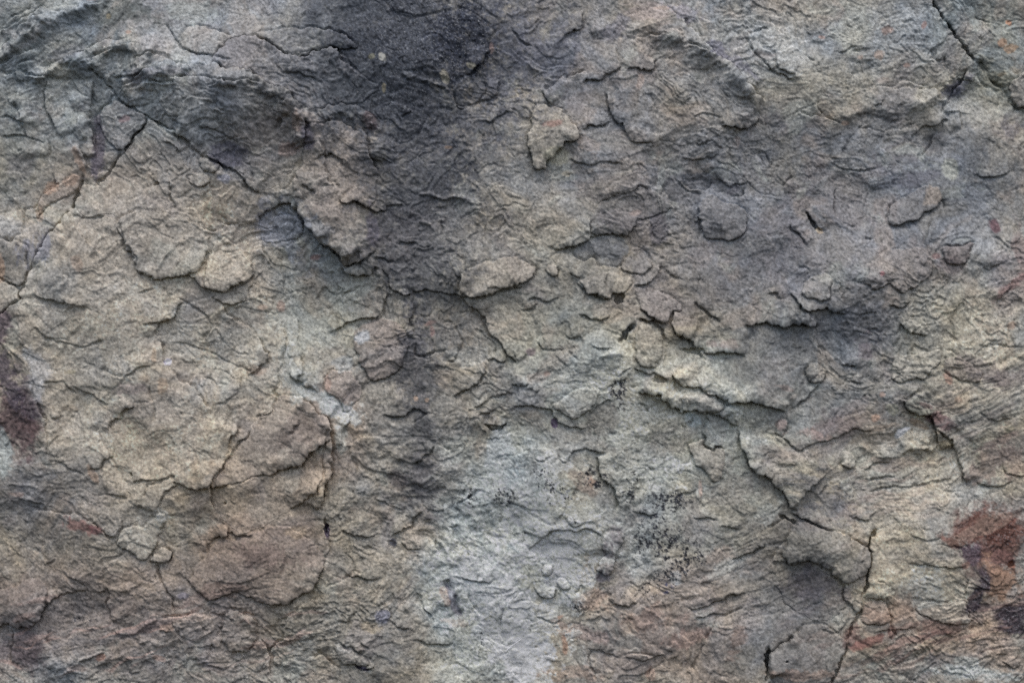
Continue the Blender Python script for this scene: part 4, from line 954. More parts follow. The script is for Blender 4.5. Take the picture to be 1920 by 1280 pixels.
HARD = [
 # x, y, rx, ry, rot, strength, rgb, edge noise   -- stains with an outline of their own; dark tints set in pits and hollows
 (740, 110, 230, 190, 5, .7, (70, 73, 80), .6), (950, 70, 100, 130, 0, .55, (78, 81, 90), .9), (880, 230, 90, 110, 0, .5, (82, 84, 88), .9), (760, 330, 130, 200, -8, .55, (74, 76, 80), .7), (760, 70, 150, 120, 0, .85, (58, 62, 70), .5), (870, 60, 60, 90, 0, .9, (46, 50, 60), .5), (720, 190, 110, 70, 10, .85, (66, 70, 76), .6),
 (790, 215, 80, 130, -12, .6, (60, 63, 70), 1.5), (790, 340, 90, 110, -12, .6, (68, 70, 76), 1.3), (740, 470, 90, 80, 0, .8, (72, 72, 76), .6),
 (790, 520, 70, 60, 0, .8, (76, 77, 79), .6), (850, 450, 70, 60, 0, .55, (84, 84, 85), .6), (960, 140, 50, 120, 0, .6, (76, 79, 88), .8),
 (1010, 90, 60, 50, 0, .5, (86, 88, 98), .9), (820, 600, 60, 70, 0, .65, (88, 88, 87), .6), (780, 690, 40, 130, 0, .8, (74, 74, 79), .6),
 (775, 810, 54, 110, 0, .65, (80, 80, 79), 1.0), (800, 900, 36, 60, 0, .7, (82, 80, 82), .7), (745, 905, 22, 18, 0, .6, (72, 66, 68), .6),
 (600, 150, 90, 40, 5, .5, (80, 84, 88), .7), (650, 20, 60, 40, 0, .6, (74, 78, 84), .8),
 (225, 30, 60, 22, 5, .75, (70, 76, 74), .8), (60, 100, 60, 26, -30, .5, (76, 84, 86), .8), (250, 115, 50, 20, 0, .6, (80, 86, 84), .7),
 (130, 95, 60, 18, -10, .5, (82, 84, 92), .8), (20, 60, 40, 30, -30, .45, (78, 86, 88), .8), (300, 150, 50, 14, -10, .5, (78, 78, 90), .7),
 (183, 290, 16, 45, 0, .75, (84, 78, 90), .5), (442, 288, 30, 24, 10, .8, (68, 68, 78), .6), (580, 265, 12, 34, 0, .7, (74, 72, 84), .5),  # dark tints along the recessed channel and in the hollows
 (696, 230, 14, 22, -30, .7, (78, 68, 68), .5), (690, 435, 14, 30, 0, .5, (86, 82, 94), .6),
 (530, 430, 50, 44, 0, .5, (114, 119, 132), .9), (580, 450, 26, 40, -35, .4, (108, 116, 126), .6),
 (428, 338, 14, 10, 0, .6, (116, 120, 136), .5), (75, 465, 26, 40, 25, .55, (116, 118, 132), .6),
 (40, 250, 50, 40, 0, .4, (122, 122, 112), .6),
 (40, 790, 44, 70, -5, .92, (84, 68, 68), .6), (20, 700, 24, 60, -12, .85, (80, 72, 78), .5), (12, 600, 18, 34, 0, .8, (78, 66, 72), .7),
 (60, 740, 34, 30, 0, .6, (62, 54, 66), .9), (65, 800, 24, 24, 0, .6, (92, 72, 70), .8),
 (20, 1230, 60, 40, 0, .6, (82, 72, 76), .7), (52, 1215, 30, 35, 0, .7, (80, 70, 72), .6), (20, 1100, 80, 18, 0, .5, (96, 84, 76), .6),
 (150, 985, 30, 12, 35, .7, (108, 76, 70), .6), (180, 995, 16, 8, 30, .7, (102, 64, 66), .6), (110, 1165, 70, 24, -15, .4, (84, 80, 80), .9),
 (240, 1245, 60, 14, -6, .6, (84, 84, 80), .6), (235, 1165, 34, 20, 0, .5, (86, 84, 80), .7), (500, 1040, 60, 24, 8, .55, (98, 82, 76), .6),
 (415, 1108, 40, 14, 0, .6, (96, 80, 72), .6), (560, 800, 40, 40, 0, .4, (108, 96, 90), .7), (560, 1220, 30, 20, 0, .3, (144, 146, 140), .6),
 (1590, 620, 80, 26, 5, .5, (80, 82, 88), .9), (1480, 640, 70, 30, 0, .5, (80, 82, 84), .8), (1400, 690, 60, 26, 0, .5, (88, 88, 86), .8),
 (1630, 650, 20, 24, 0, .5, (84, 74, 82), .7), (1800, 158, 34, 20, -20, .8, (72, 72, 86), .6), (1915, 235, 26, 22, 0, .5, (82, 80, 88), .9),
 (1755, 262, 26, 22, 0, .6, (76, 77, 80), .5), (1700, 210, 40, 20, -25, .4, (88, 90, 90), .6), (1720, 335, 60, 12, -10, .5, (76, 76, 86), .7),
 (1340, 90, 26, 16, 30, .6, (78, 78, 96), .8), (1390, 125, 40, 12, 45, .6, (84, 84, 98), .7), (1280, 25, 40, 14, 20, .4, (100, 98, 116), .9),
 (1150, 40, 26, 30, 0, .5, (88, 88, 100), .8), (1320, 335, 34, 16, 5, .6, (82, 84, 88), .4), (1280, 365, 26, 14, 35, .5, (88, 88, 90), .4),
 (1385, 355, 18, 10, 0, .7, (78, 78, 84), .5), (1232, 425, 16, 30, 0, .7, (80, 78, 84), .6), (1300, 420, 16, 10, 0, .6, (78, 80, 84), .6),
 (1160, 415, 40, 20, -8, .5, (92, 88, 90), .5), (1120, 470, 46, 20, 5, .55, (98, 100, 104), .4), (1170, 490, 30, 12, 0, .4, (100, 98, 98), .5),
 (1245, 525, 12, 14, 0, .5, (96, 94, 94), .5), (940, 700, 34, 20, 0, .6, (88, 88, 88), .7), (920, 640, 30, 40, 0, .3, (106, 108, 102), .7),
 (1130, 790, 34, 30, 0, .55, (100, 98, 92), .8), (1430, 840, 36, 18, 0, .5, (96, 92, 88), .7), (1380, 920, 50, 24, -20, .5, (104, 100, 94), .7),
 (1380, 1100, 60, 22, -20, .5, (96, 92, 84), .6), (1430, 985, 40, 18, -20, .5, (98, 96, 92), .6), (1390, 1245, 50, 24, -15, .5, (94, 92, 84), .6),
 (1540, 930, 60, 30, 10, .6, (86, 88, 92), .8), (1590, 960, 30, 20, 0, .5, (88, 90, 94), .8), (1530, 1100, 50, 40, -20, .5, (88, 82, 88), .6),
 (1520, 985, 34, 12, 15, .5, (84, 80, 80), .6), (1845, 985, 66, 32, -15, .9, (92, 60, 50), .5), (1890, 1005, 54, 66, 0, .92, (86, 56, 47), .7), (1850, 1050, 50, 40, 0, .7, (88, 68, 62), .8),
 (1790, 1010, 36, 13, 15, .9, (92, 62, 52), .5), (1830, 1040, 26, 26, 0, .9, (76, 62, 70), .6), (1880, 1040, 30, 20, 0, .8, (98, 70, 64), .8),
 (1872, 1095, 34, 50, 0, .85, (128, 98, 76), .5), (1836, 1110, 22, 44, 12, .92, (62, 54, 60), .6), (1905, 1165, 34, 34, 20, .9, (58, 50, 58), .6),
 (1850, 1140, 26, 10, 10, .7, (66, 56, 62), .8), (1780, 1180, 60, 14, -8, .6, (112, 84, 72), .7), (1620, 1205, 40, 8, -25, .8, (112, 74, 66), .5),
 (1720, 1205, 90, 8, -14, .6, (112, 84, 76), .6), (1650, 1235, 70, 8, -14, .5, (106, 84, 74), .7), (1590, 1200, 30, 12, -60, .5, (104, 74, 70), .7),
 (1765, 780, 26, 18, 30, .85, (86, 64, 66), .5), (1735, 757, 18, 6, 15, .6, (90, 66, 66), .5), (1830, 690, 50, 20, 25, .65, (98, 90, 86), .6),
 (1880, 700, 50, 14, -12, .55, (98, 88, 86), .7), (1860, 870, 60, 24, -14, .55, (112, 92, 84), .7), (1870, 830, 40, 8, -20, .5, (114, 92, 88), .7),
 (1870, 425, 12, 12, 30, .8, (84, 54, 60), .5), (1895, 540, 34, 10, -45, .6, (104, 74, 70), .7), (1920, 475, 14, 60, 0, .4, (110, 84, 80), .8),
 (1780, 500, 24, 20, 0, .45, (100, 88, 86), .5), (1560, 800, 70, 14, -10, .45, (104, 92, 92), .9), (1590, 770, 60, 16, -15, .4, (96, 90, 92), .9),
 (612, 992, 6, 14, 5, .9, (52, 40, 62), .2), (680, 1252, 16, 5, 15, .9, (56, 52, 74), .2), (850, 1130, 7, 36, -22, .8, (86, 84, 96), .3),  # dark tints filling two pits and the slot
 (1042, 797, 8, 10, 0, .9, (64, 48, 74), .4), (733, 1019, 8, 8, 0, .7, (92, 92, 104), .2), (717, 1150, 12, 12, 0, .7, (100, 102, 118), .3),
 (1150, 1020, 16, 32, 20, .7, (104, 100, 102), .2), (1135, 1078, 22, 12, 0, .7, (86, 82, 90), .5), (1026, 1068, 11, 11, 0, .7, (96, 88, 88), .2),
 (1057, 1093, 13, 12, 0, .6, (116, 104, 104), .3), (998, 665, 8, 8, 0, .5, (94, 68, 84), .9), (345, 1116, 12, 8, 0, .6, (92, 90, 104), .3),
 (1172, 622, 20, 8, -50, .7, (74, 80, 84), .2), (1155, 560, 14, 14, 0, .4, (84, 84, 84), .3),  # darker grey laid over the two pits here
 # pale patches
 (545, 690, 26, 70, -10, .55, (146, 150, 144), .7), (600, 745, 46, 18, 42, .65, (150, 155, 150), .6), (638, 800, 14, 34, 0, .5, (146, 150, 142), .7), (560, 600, 50, 40, 0, .45, (140, 144, 136), .8),
 (1080, 1010, 90, 50, 10, .45, (154, 156, 150), .9), (1190, 860, 60, 50, 0, .4, (150, 152, 142), .9), (1260, 880, 50, 30, 0, .4, (150, 154, 146), .9), (960, 1150, 60, 60, 0, .5, (156, 160, 162), .9),
 (990, 1230, 50, 60, 0, .85, (164, 165, 164), 1.0), (900, 1090, 50, 60, 0, .5, (152, 158, 162), .6), (1060, 1060, 50, 60, 0, .5, (158, 162, 158), .7),
 (930, 850, 22, 60, 0, .5, (150, 156, 156), .5), (960, 930, 60, 40, 0, .4, (150, 154, 152), .7), (1080, 1130, 30, 20, 0, .4, (156, 164, 164), .6),
 (650, 1212, 20, 8, 0, .4, (140, 140, 136), .5), (680, 630, 14, 14, 0, .7, (158, 162, 164), .4), (640, 770, 40, 16, 30, .5, (152, 158, 156), .5),
 (625, 750, 26, 14, 35, .7, (150, 158, 156), .3), (650, 680, 20, 14, 0, .5, (150, 154, 152), .5), (1735, 1105, 34, 26, -20, .5, (158, 159, 150), 1.0),
 (1850, 1262, 70, 18, 0, .85, (150, 154, 148), .4), (1830, 1240, 30, 14, 0, .6, (148, 150, 142), .5), (320, 677, 8, 9, 0, .9, (168, 164, 184), .3),
 (1788, 320, 16, 22, 0, .8, (136, 138, 128), .3), (1300, 790, 14, 14, -50, .6, (138, 150, 150), .4), (1450, 960, 24, 20, 0, .4, (140, 144, 138), .6),
 (300, 967, 14, 12, 0, .6, (158, 156, 146), .3), (1370, 1060, 50, 10, -22, .5, (148, 148, 140), .6), (1180, 1200, 30, 16, 0, .4, (150, 148, 140), .6),
 (1270, 1080, 14, 12, 0, .5, (160, 162, 158), .8), (1690, 812, 18, 5, -38, .8, (184, 188, 190), .4), (720, 112, 8, 8, 0, .8, (150, 148, 138), .5),
 (838, 150, 8, 12, 0, .8, (140, 134, 116), .4), (870, 665, 40, 30, 0, .4, (134, 138, 134), .6), (640, 550, 50, 20, -20, .4, (146, 150, 142), .6),
 (1100, 960, 60, 30, 0, .4, (150, 152, 142), .6), (1225, 780, 40, 26, 0, .4, (148, 152, 146), .6), (350, 25, 40, 24, 0, .5, (134, 140, 136), .7),
 (610, 1130, 20, 60, 0, .15, (140, 140, 130), .5), (30, 420, 40, 20, 0, .3, (124, 128, 132), .5), (8, 860, 14, 60, 0, .7, (134, 142, 138), .4),
 (70, 690, 16, 50, -15, .5, (146, 148, 150), .5), (1470, 760, 20, 12, 0, .3, (140, 146, 140), .5),
 # orange, pink, ochre
 (98, 350, 16, 10, -30, .5, (166, 122, 88), .6), (130, 338, 18, 9, -30, .45, (160, 120, 90), .6), (78, 395, 6, 16, 0, .45, (168, 126, 88), .6),
 (150, 300, 7, 26, -25, .5, (162, 126, 96), .5), (5, 500, 10, 26, 0, .6, (172, 124, 84), .5), (150, 500, 14, 14, 0, .5, (154, 122, 96), .7),
 (565, 235, 9, 20, 0, .5, (144, 116, 96), .6), (550, 290, 16, 14, 0, .4, (122, 96, 86), .6), (1040, 232, 20, 8, -10, .75, (124, 96, 86), .5),
 (1036, 290, 24, 20, 0, .7, (138, 134, 114), .3), (1195, 155, 8, 22, 0, .6, (158, 136, 120), .5), (1100, 270, 20, 20, 30, .4, (148, 126, 106), .8),
 (1060, 325, 12, 8, 0, .5, (146, 128, 92), .7), (1385, 265, 8, 12, 0, .4, (140, 118, 104), .7), (1320, 480, 40, 20, 0, .2, (120, 108, 104), .7),
 (1655, 105, 14, 14, 0, .65, (150, 118, 92), .9), (1668, 55, 14, 8, 0, .7, (142, 104, 84), .9), (1545, 65, 8, 5, 0, .7, (150, 110, 92), .8),
 (1740, 40, 6, 8, 0, .7, (148, 102, 84), .8), (1708, 118, 6, 5, 0, .6, (160, 118, 96), .8), (1615, 105, 8, 6, 0, .5, (150, 114, 94), .8),
 (1590, 230, 9, 5, 0, .7, (156, 126, 104), .6), (1660, 150, 16, 6, 0, .4, (140, 118, 106), .8), (1885, 75, 9, 8, 0, .6, (136, 98, 66), .8),
 (1900, 85, 12, 9, 0, .6, (132, 100, 66), .9), (1898, 40, 7, 6, 0, .8, (140, 98, 70), .8), (1882, 135, 8, 5, 0, .6, (140, 112, 76), .8),
 (1862, 130, 40, 20, 50, .3, (112, 104, 74), .8), (1910, 130, 12, 10, 0, .4, (130, 112, 80), .8), (245, 65, 8, 4, 0, .7, (156, 116, 92), .8),
 (172, 3, 10, 4, 0, .6, (150, 106, 88), .6), (205, 35, 6, 5, 0, .6, (146, 130, 92), .6), (240, 232, 12, 9, -40, .6, (118, 90, 92), .5),
 (590, 481, 10, 5, -12, .85, (138, 96, 88), .3), (492, 575, 12, 6, 0, .7, (140, 112, 90), .4), (528, 573, 9, 12, 0, .6, (122, 96, 84), .4),
 (812, 605, 14, 5, -20, .7, (146, 108, 98), .7), (812, 620, 5, 12, 0, .6, (140, 100, 92), .6), (778, 745, 5, 5, 0, .8, (160, 132, 106), .2),
 (800, 750, 5, 4, 0, .8, (158, 130, 104), .3), (615, 715, 8, 18, 0, .6, (140, 104, 88), .5), (485, 690, 14, 10, 0, .5, (142, 112, 90), .6),
 (305, 720, 12, 16, 0, .6, (152, 122, 92), .7), (270, 705, 14, 8, 0, .5, (156, 132, 104), .7), (295, 665, 6, 14, 0, .6, (156, 128, 96), .5),
 (175, 890, 8, 20, -25, .6, (152, 116, 86), .6), (125, 697, 12, 5, 0, .5, (150, 136, 96), .6), (370, 880, 26, 20, -30, .5, (140, 118, 88), .7),
 (135, 765, 14, 6, 0, .4, (150, 128, 98), .7), (240, 725, 26, 14, 0, .45, (118, 102, 100), .7), (35, 930, 16, 5, 0, .5, (140, 108, 90), .7),
 (188, 1232, 10, 6, -20, .8, (148, 100, 74), .5), (310, 1170, 16, 10, 0, .6, (150, 116, 92), .7), (300, 1235, 14, 6, 30, .6, (150, 112, 92), .6),
 (150, 1258, 20, 6, 0, .4, (150, 118, 100), .6), (70, 1125, 40, 5, -5, .4, (146, 116, 104), .7), (45, 1155, 20, 8, -20, .5, (146, 116, 102), .7),
 (340, 1155, 60, 8, 0, .4, (146, 124, 108), .6), (550, 990, 20, 12, 0, .5, (146, 124, 92), .7), (700, 1172, 20, 8, 0, .5, (142, 124, 88), .7),
 (835, 1120, 8, 20, -20, .7, (154, 122, 104), .5), (850, 1170, 20, 8, 15, .5, (150, 124, 110), .7), (1100, 905, 30, 16, 25, .55, (134, 106, 88), .8),
 (1108, 900, 10, 8, 0, .6, (148, 112, 86), .7), (1028, 705, 8, 6, 0, .7, (154, 118, 104), .5), (1010, 715, 26, 10, 0, .4, (138, 118, 104), .7),
 (1315, 915, 4, 16, 0, .6, (150, 112, 96), .5), (1050, 1165, 14, 5, -35, .8, (158, 112, 86), .4), (1060, 1220, 6, 18, 0, .7, (130, 96, 74), .4),
 (1100, 1065, 16, 26, 35, .5, (150, 118, 98), .8), (1120, 1120, 30, 26, 0, .5, (146, 114, 96), .8), (1230, 1150, 60, 26, 0, .55, (142, 112, 96), .7),
 (1290, 1190, 40, 14, -15, .6, (138, 106, 94), .7), (1100, 1190, 50, 14, 0, .4, (142, 106, 102), .8), (1360, 1035, 40, 14, -20, .5, (146, 124, 106), .7),
 (1060, 1265, 60, 14, 0, .5, (144, 112, 92), .8), (1220, 1260, 12, 16, 0, .6, (136, 104, 88), .6), (1375, 1215, 18, 34, 0, .5, (118, 96, 84), .7),
 (1645, 790, 10, 8, -40, .8, (162, 122, 94), .5), (1655, 740, 5, 6, 0, .7, (158, 122, 98), .5), (1780, 705, 8, 14, -30, .7, (134, 100, 84), .4),
 (1800, 748, 7, 6, 0, .7, (138, 110, 88), .5), (1665, 805, 30, 6, -15, .5, (134, 110, 88), .6), (1728, 795, 30, 8, 20, .6, (126, 104, 78), .6),
 (1675, 770, 12, 12, 0, .5, (134, 132, 100), .5), (1895, 805, 10, 8, 0, .5, (138, 132, 102), .5), (1902, 609, 12, 9, -20, .8, (142, 112, 90), .3),
 (1540, 432, 5, 8, -30, .9, (164, 142, 108), .4), (1750, 365, 18, 18, 0, .75, (126, 112, 96), .4), (1755, 480, 8, 6, 0, .6, (124, 94, 90), .5),
 (1648, 512, 5, 5, 0, .8, (116, 76, 78), .3), (1465, 790, 10, 10, 0, .8, (130, 108, 102), .3), (1505, 815, 34, 10, 10, .6, (138, 112, 102), .8),
 (870, 640, 40, 50, 0, .35, (92, 93, 92), 1.0), (1470, 728, 24, 6, 10, .5, (140, 116, 104), .6), (1680, 1150, 26, 24, 0, .5, (144, 116, 92), .7), (1638, 1145, 22, 14, 0, .5, (134, 108, 90), .6),
 (1780, 1215, 60, 14, -20, .5, (134, 116, 82), .6), (1510, 1265, 60, 10, 0, .6, (138, 108, 88), .7), (1600, 1235, 40, 14, -20, .4, (132, 112, 84), .7),
 (1900, 1057, 8, 8, 0, .8, (122, 82, 62), .3), (1810, 1060, 10, 8, 0, .6, (120, 86, 74), .5), (1675, 1190, 10, 16, 0, .6, (104, 70, 60), .5),
 (1775, 830, 14, 10, 0, .6, (126, 112, 78), .4), (1370, 645, 20, 10, 0, .4, (124, 106, 100), .6), (1335, 645, 12, 8, 0, .6, (128, 108, 100), .3),
 (1190, 400, 12, 5, -10, .6, (138, 118, 108), .4), (1520, 500, 20, 20, 0, .2, (120, 112, 108), .6), (1210, 25, 40, 20, 20, .5, (132, 120, 116), .8),
 (1240, 15, 12, 6, 0, .5, (150, 120, 100), .8), (885, 120, 8, 6, 0, .6, (138, 132, 112), .5), (923, 92, 4, 10, 0, .7, (150, 122, 112), .4),
 (722, 168, 4, 9, 0, .7, (142, 130, 96), .5), (838, 277, 8, 4, 0, .7, (150, 122, 96), .5), (700, 112, 6, 5, 0, .7, (136, 132, 104), .5),
]
# the separate slabs, flakes and stones have a tone of their own, up to their broken edges
PLATE = {'large smooth tan slab': (143, 135, 120), 'tan slab under the crossing cracks': (136, 128, 115), 'bulging brown slab with a stepped lower edge': (126, 115, 104),
         'brown slab below the bulging one': (128, 117, 105), 'dark brown slab': (112, 99, 90), 'purple grey slab': (104, 102, 106),
         'brown slab overhanging the bluish hollow': (118, 110, 102), 'long grey brown slab above the diagonal crack': (108, 105, 104),
         'rounded tan flake': (148, 138, 120), 'orange stained flake': (132, 118, 106), 'reddish brown flake with a dark undercut edge': (118, 104, 97),
         'pinkish brown flake': (124, 113, 107), 'tan flake standing on edge': (132, 123, 110), 'pinkish grey flake': (118, 111, 106), 'smooth grey flake': (104, 101, 98),
         'light tan flake with a dark crack under it': (132, 123, 109), 'dark grey flake': (92, 90, 89), 'pale angular flake': (148, 142, 127),
         'brown flake with thin layers': (128, 106, 92), 'purple brown flake': (98, 90, 89), 'dark brown flake': (96, 88, 85), 'smooth dark brown flake': (92, 89, 88),
         'grey brown flake beside a deep black hole': (100, 97, 93), 'bluish grey flake set back in a hollow': (116, 119, 125), 'egg shaped stone': (126, 122, 108),
         'rounded stone banded grey and pink': (112, 104, 100), 'long narrow purple grey stone': (108, 104, 105), 'small round stone': (130, 123, 112),
         'greenish flake': (104, 108, 96), 'pale flake': (140, 135, 122)}
def plate_tones():
    for k, (owner, nm, h, ex, outl, label) in enumerate(ROCKS, 1):
        rgb = PLATE.get(label)
        if not rgb and owner is None:
            rgb = {'jutting_rock': (136, 128, 112), 'rounded_stone': (128, 118, 110), 'loose_flake': (102, 99, 97), 'rock_block': (98, 97, 92), 'joint_stone': (112, 108, 106)}.get(nm)
        st = .5 if h else .3
        if not rgb: rgb, st = ((112, 108, 101), .3) if k % 2 else ((134, 128, 116), .3)
        if nm == 'corner_block' or (owner and not h and 'large' not in (label or '') and not PLATE.get(label)): continue
        m = (LAB == k) * np.float32(st)
        paint(rgb, m)
# smooth lens shaped scars where flakes have come off
SCARS = [("1073,475 1085,455 1108,449 1140,442 1172,447 1178,468 1165,488 1150,502 1128,500 1118,487 1085,489", (108, 109, 109), .6),
         ("1084,525 1090,517 1145,513 1147,545 1142,558 1115,552 1095,546", (108, 104, 98), .5),
         ("1237,338 1247,360 1262,375 1276,383 1300,385 1320,370 1297,360 1280,350 1262,335", (88, 89, 91), .6),
         ("1277,334 1300,325 1335,325 1341,343 1330,357 1302,357 1284,348", (96, 99, 104), .6),
         ("1342,337 1372,344 1405,336 1400,355 1392,366 1370,364 1345,352", (90, 91, 93), .5),
         ("1767,470 1780,458 1829,452 1822,475 1812,500 1790,492", (100, 93, 90), .5), ("1102,797 1107,765 1120,755 1150,752 1165,790 1140,815 1110,812", (104, 100, 95), .5),
         ("1197,737 1235,741 1260,764 1290,774 1285,800 1250,812 1215,800 1195,770", (128, 124, 112), .4), ("860,552 880,556 930,548 985,536 1000,560 960,600 915,610 892,576", (122, 118, 106), .35),
         ("905,135 935,150 932,182 905,190 880,205 905,230 880,245 845,230 850,200 870,208 898,190", (112, 108, 106), .45)]
def scar_tones():
    for outl, rgb, st in SCARS:
        P = smoothline(pts(outl), True); sl = window(P, 10)
        m = np.zeros_like(U); m[sl] = inside(P, WU[sl], WV[sl]) * st
        paint(rgb, m)
plate_tones(); scar_tones()
En = fbm(U, V, 30, 5, 160, 0.68)
Ef = fbm(U, V, 7, 3, 165, 0.8)
Es = fbm(U + 1.0 * (CU - U), V * .22 + .5 * (CV - V), 26, 4, 168, .65)
for x, y, rx, ry, rot, st, rgb, ed in HARD:
    P = np.array([[x - max(rx, ry) * 3.4, y - max(rx, ry) * 3.4], [x + max(rx, ry) * 3.4, y + max(rx, ry) * 3.4]])
    sl = window(P, 30)
    X = U[sl] + (CU[sl] - U[sl]) * min(1, rx / 34.0); Y = V[sl] + (CV[sl] - V[sl]) * min(1, ry / 34.0)
    b = blob(x, y, rx, ry, rot, X, Y)
    wide = min(1.0, max(rx, ry) / 90.0)
    dark = sum(rgb) < 270 and rx > 30
    if not dark: wide *= .35
    if rx > 16 and sum(rgb) > 230: ed = ed * 1.6
    if rgb[0] - rgb[2] > 26 and sum(rgb) > 320: st = st * .62                       # thin rust, never a solid coat
    oj, oi = (int(x) * 37) % NY, (int(y) * 53 + int(x) * 7) % NX        # every stain has an outline of its own
    jj = (np.arange(sl[0].start, sl[0].stop) + oj) % NY; ii = (np.arange(sl[1].start, sl[1].stop) + oi) % NX
    gg = np.ix_(jj, ii)
    bb = b + (0.32 + .14 * wide) * ed * En[gg] + (.12 + .10 * wide) * Ef[sl]
    if dark: bb = bb + .22 * Es[gg]                            # soot and water run down in streaks
    bb = b + (bb - b) * sstep(0.0, 0.25, b)
    m = st * sstep(0.28 - .2 * wide, 0.58 + .3 * wide, bb) * sstep(0.0, 0.06, b)
    c = lin(rgb) * ALB
    for i in range(3): COL[sl + (i,)] += (c[i] - COL[sl + (i,)]) * m

# pink and rust veins that follow the bedding
def veins(ang, M, rgb, s, th=.35):
    c, s_ = math.cos(R(ang)), math.sin(R(ang))
    a = (BX + CU) * .5 * c + (BY + CV) * .5 * s_; b = -(BX + CU) * .5 * s_ + (BY + CV) * .5 * c
    n = fbm(a / 9, b, 18, 4, s, .6)
    paint(rgb, M * sstep(th, th + .35, n))
crust = np.clip(blob(990, 1180, 90, 110) + .9 * blob(1000, 930, 110, 80) + .8 * blob(1070, 1050, 90, 60) + .5 * blob(640, 770, 50, 50) + .6 * blob(1250, 900, 70, 50), 0, 1)
paint((170, 171, 163), .5 * sstep(.42, .50, crust * .75 + .42 * fbm(WX2, WY2, 34, 4, 215, .65) + .12 * Ef) * sstep(.1, .3, crust))
veins(-15, .6 * np.clip(blob(1770, 1200, 240, 90, -12) + .45 * blob(1690, 880, 170, 120, -15), 0, 1), (122, 96, 86), 170)
veins(-15, .6 * np.clip(blob(1700, 870, 200, 150, -15), 0, 1), (96, 96, 94), 172)
veins(-14, .65 * np.clip(blob(200, 1210, 300, 80, -8) + .6 * blob(660, 1200, 170, 90), 0, 1), (148, 120, 108), 174)
veins(-14, .6 * np.clip(blob(200, 1190, 300, 90, -8), 0, 1), (84, 82, 82), 176)
veins(-20, .5 * np.clip(blob(1400, 1080, 150, 150, -8), 0, 1), (98, 94, 86), 178)
veins(-30, .5 * np.clip(blob(100, 100, 200, 130, -8), 0, 1), (134, 132, 130), 180)
veins(-30, .4 * np.clip(blob(120, 110, 220, 130, -8), 0, 1), (84, 92, 92), 182)
veins(-4, .45 * np.clip(blob(1600, 110, 240, 120), 0, 1), (96, 98, 98), 184)
veins(-10, .4 * np.clip(blob(1870, 730, 120, 150), 0, 1), (100, 92, 90), 186)

veins(-22, .35 * blob(1850, 1000, 90, 70, -15), (142, 124, 108), 188, .25)
# black lichen specks, in the clusters where it grows
spk = np.zeros_like(U)
for x, y, rx, ry, st in ((1163, 738, 22, 26, 1), (1015, 890, 26, 24, 1), (1030, 915, 30, 24, .9), (1110, 895, 34, 20, .8), (1195, 895, 30, 12, .9),
                         (1175, 925, 16, 18, .9), (1060, 935, 40, 14, .8), (945, 915, 26, 34, .8), (855, 850, 6, 34, .8), (868, 940, 30, 40, .5),
                         (975, 985, 60, 26, .7), (1080, 970, 30, 12, 1), (1250, 1020, 60, 40, .95), (1265, 1090, 50, 24, 1), (1220, 975, 50, 22, .8),
                         (1320, 1030, 40, 40, .5), (1110, 1100, 8, 14, .8), (1090, 1150, 40, 26, .6), (1112, 1190, 16, 16, .8), (1260, 1252, 14, 10, 1),
                         (905, 1205, 12, 24, .9), (1145, 1230, 10, 8, .9), (1200, 1110, 50, 26, .5), (1250, 940, 60, 30, .5), (865, 1040, 40, 40, .4),
                         (140, 1165, 30, 8, .7), (855, 825, 6, 8, 1.1), (1010, 1000, 80, 30, .4), (1290, 1060, 50, 40, .6)):
    spk = np.maximum(spk, st * blob(x, y, rx, ry, 0))
sn = fbm(U, V, 5.0, 3, 190, .75) * .75 + .45 * fbm(U, V, 40, 2, 193)
ms = sstep(0.60, 0.72, sn + 0.35 * spk - 0.04) * sstep(.12, .4, spk)
paint((34, 36, 44), .92 * ms)
blue = sstep(.35, .8, blob(1262, 1095, 18, 14, -30, CU, CV) + .3 * blob(1262, 1040, 14, 18)) * sstep(-.05, .3, fbm(U, V, 8, 2, 196))
paint((52, 58, 92), .85 * blue)

# grain: every sand grain has its own tone; dark crust is peppered with pale grains
near = sstep(-90, -10, U) * sstep(-90, -10, 1920 - U) * sstep(-90, -10, V) * sstep(-90, -10, 1280 - V)
g1 = (rng.rand(NY, NX).astype(np.float32) - .5) * near
g2 = fbm(U, V, 3.4, 2, 200, .7) * near
spare = (1 - near) * fbm(U, V, 16, 2, 208, .7) * .12
g3 = fbm(U, V, 8, 3, 205, .7)
lum = COL.mean(2)
amp = 1 + 0.9 * sstep(0.14, 0.05, lum)
COL *= np.clip(1 + amp * (0.27 * g1 + 0.34 * g2 + 0.13 * g3 + spare), 0.3, 2.3)[..., None]
pale = sstep(0.40, 0.47, g1 + 0.06 * g3) * sstep(0.16, 0.07, lum)
paint((128, 130, 132), .55 * pale)
np.clip(COL, 0.006, 0.62, COL)
# deterministic colour variation done

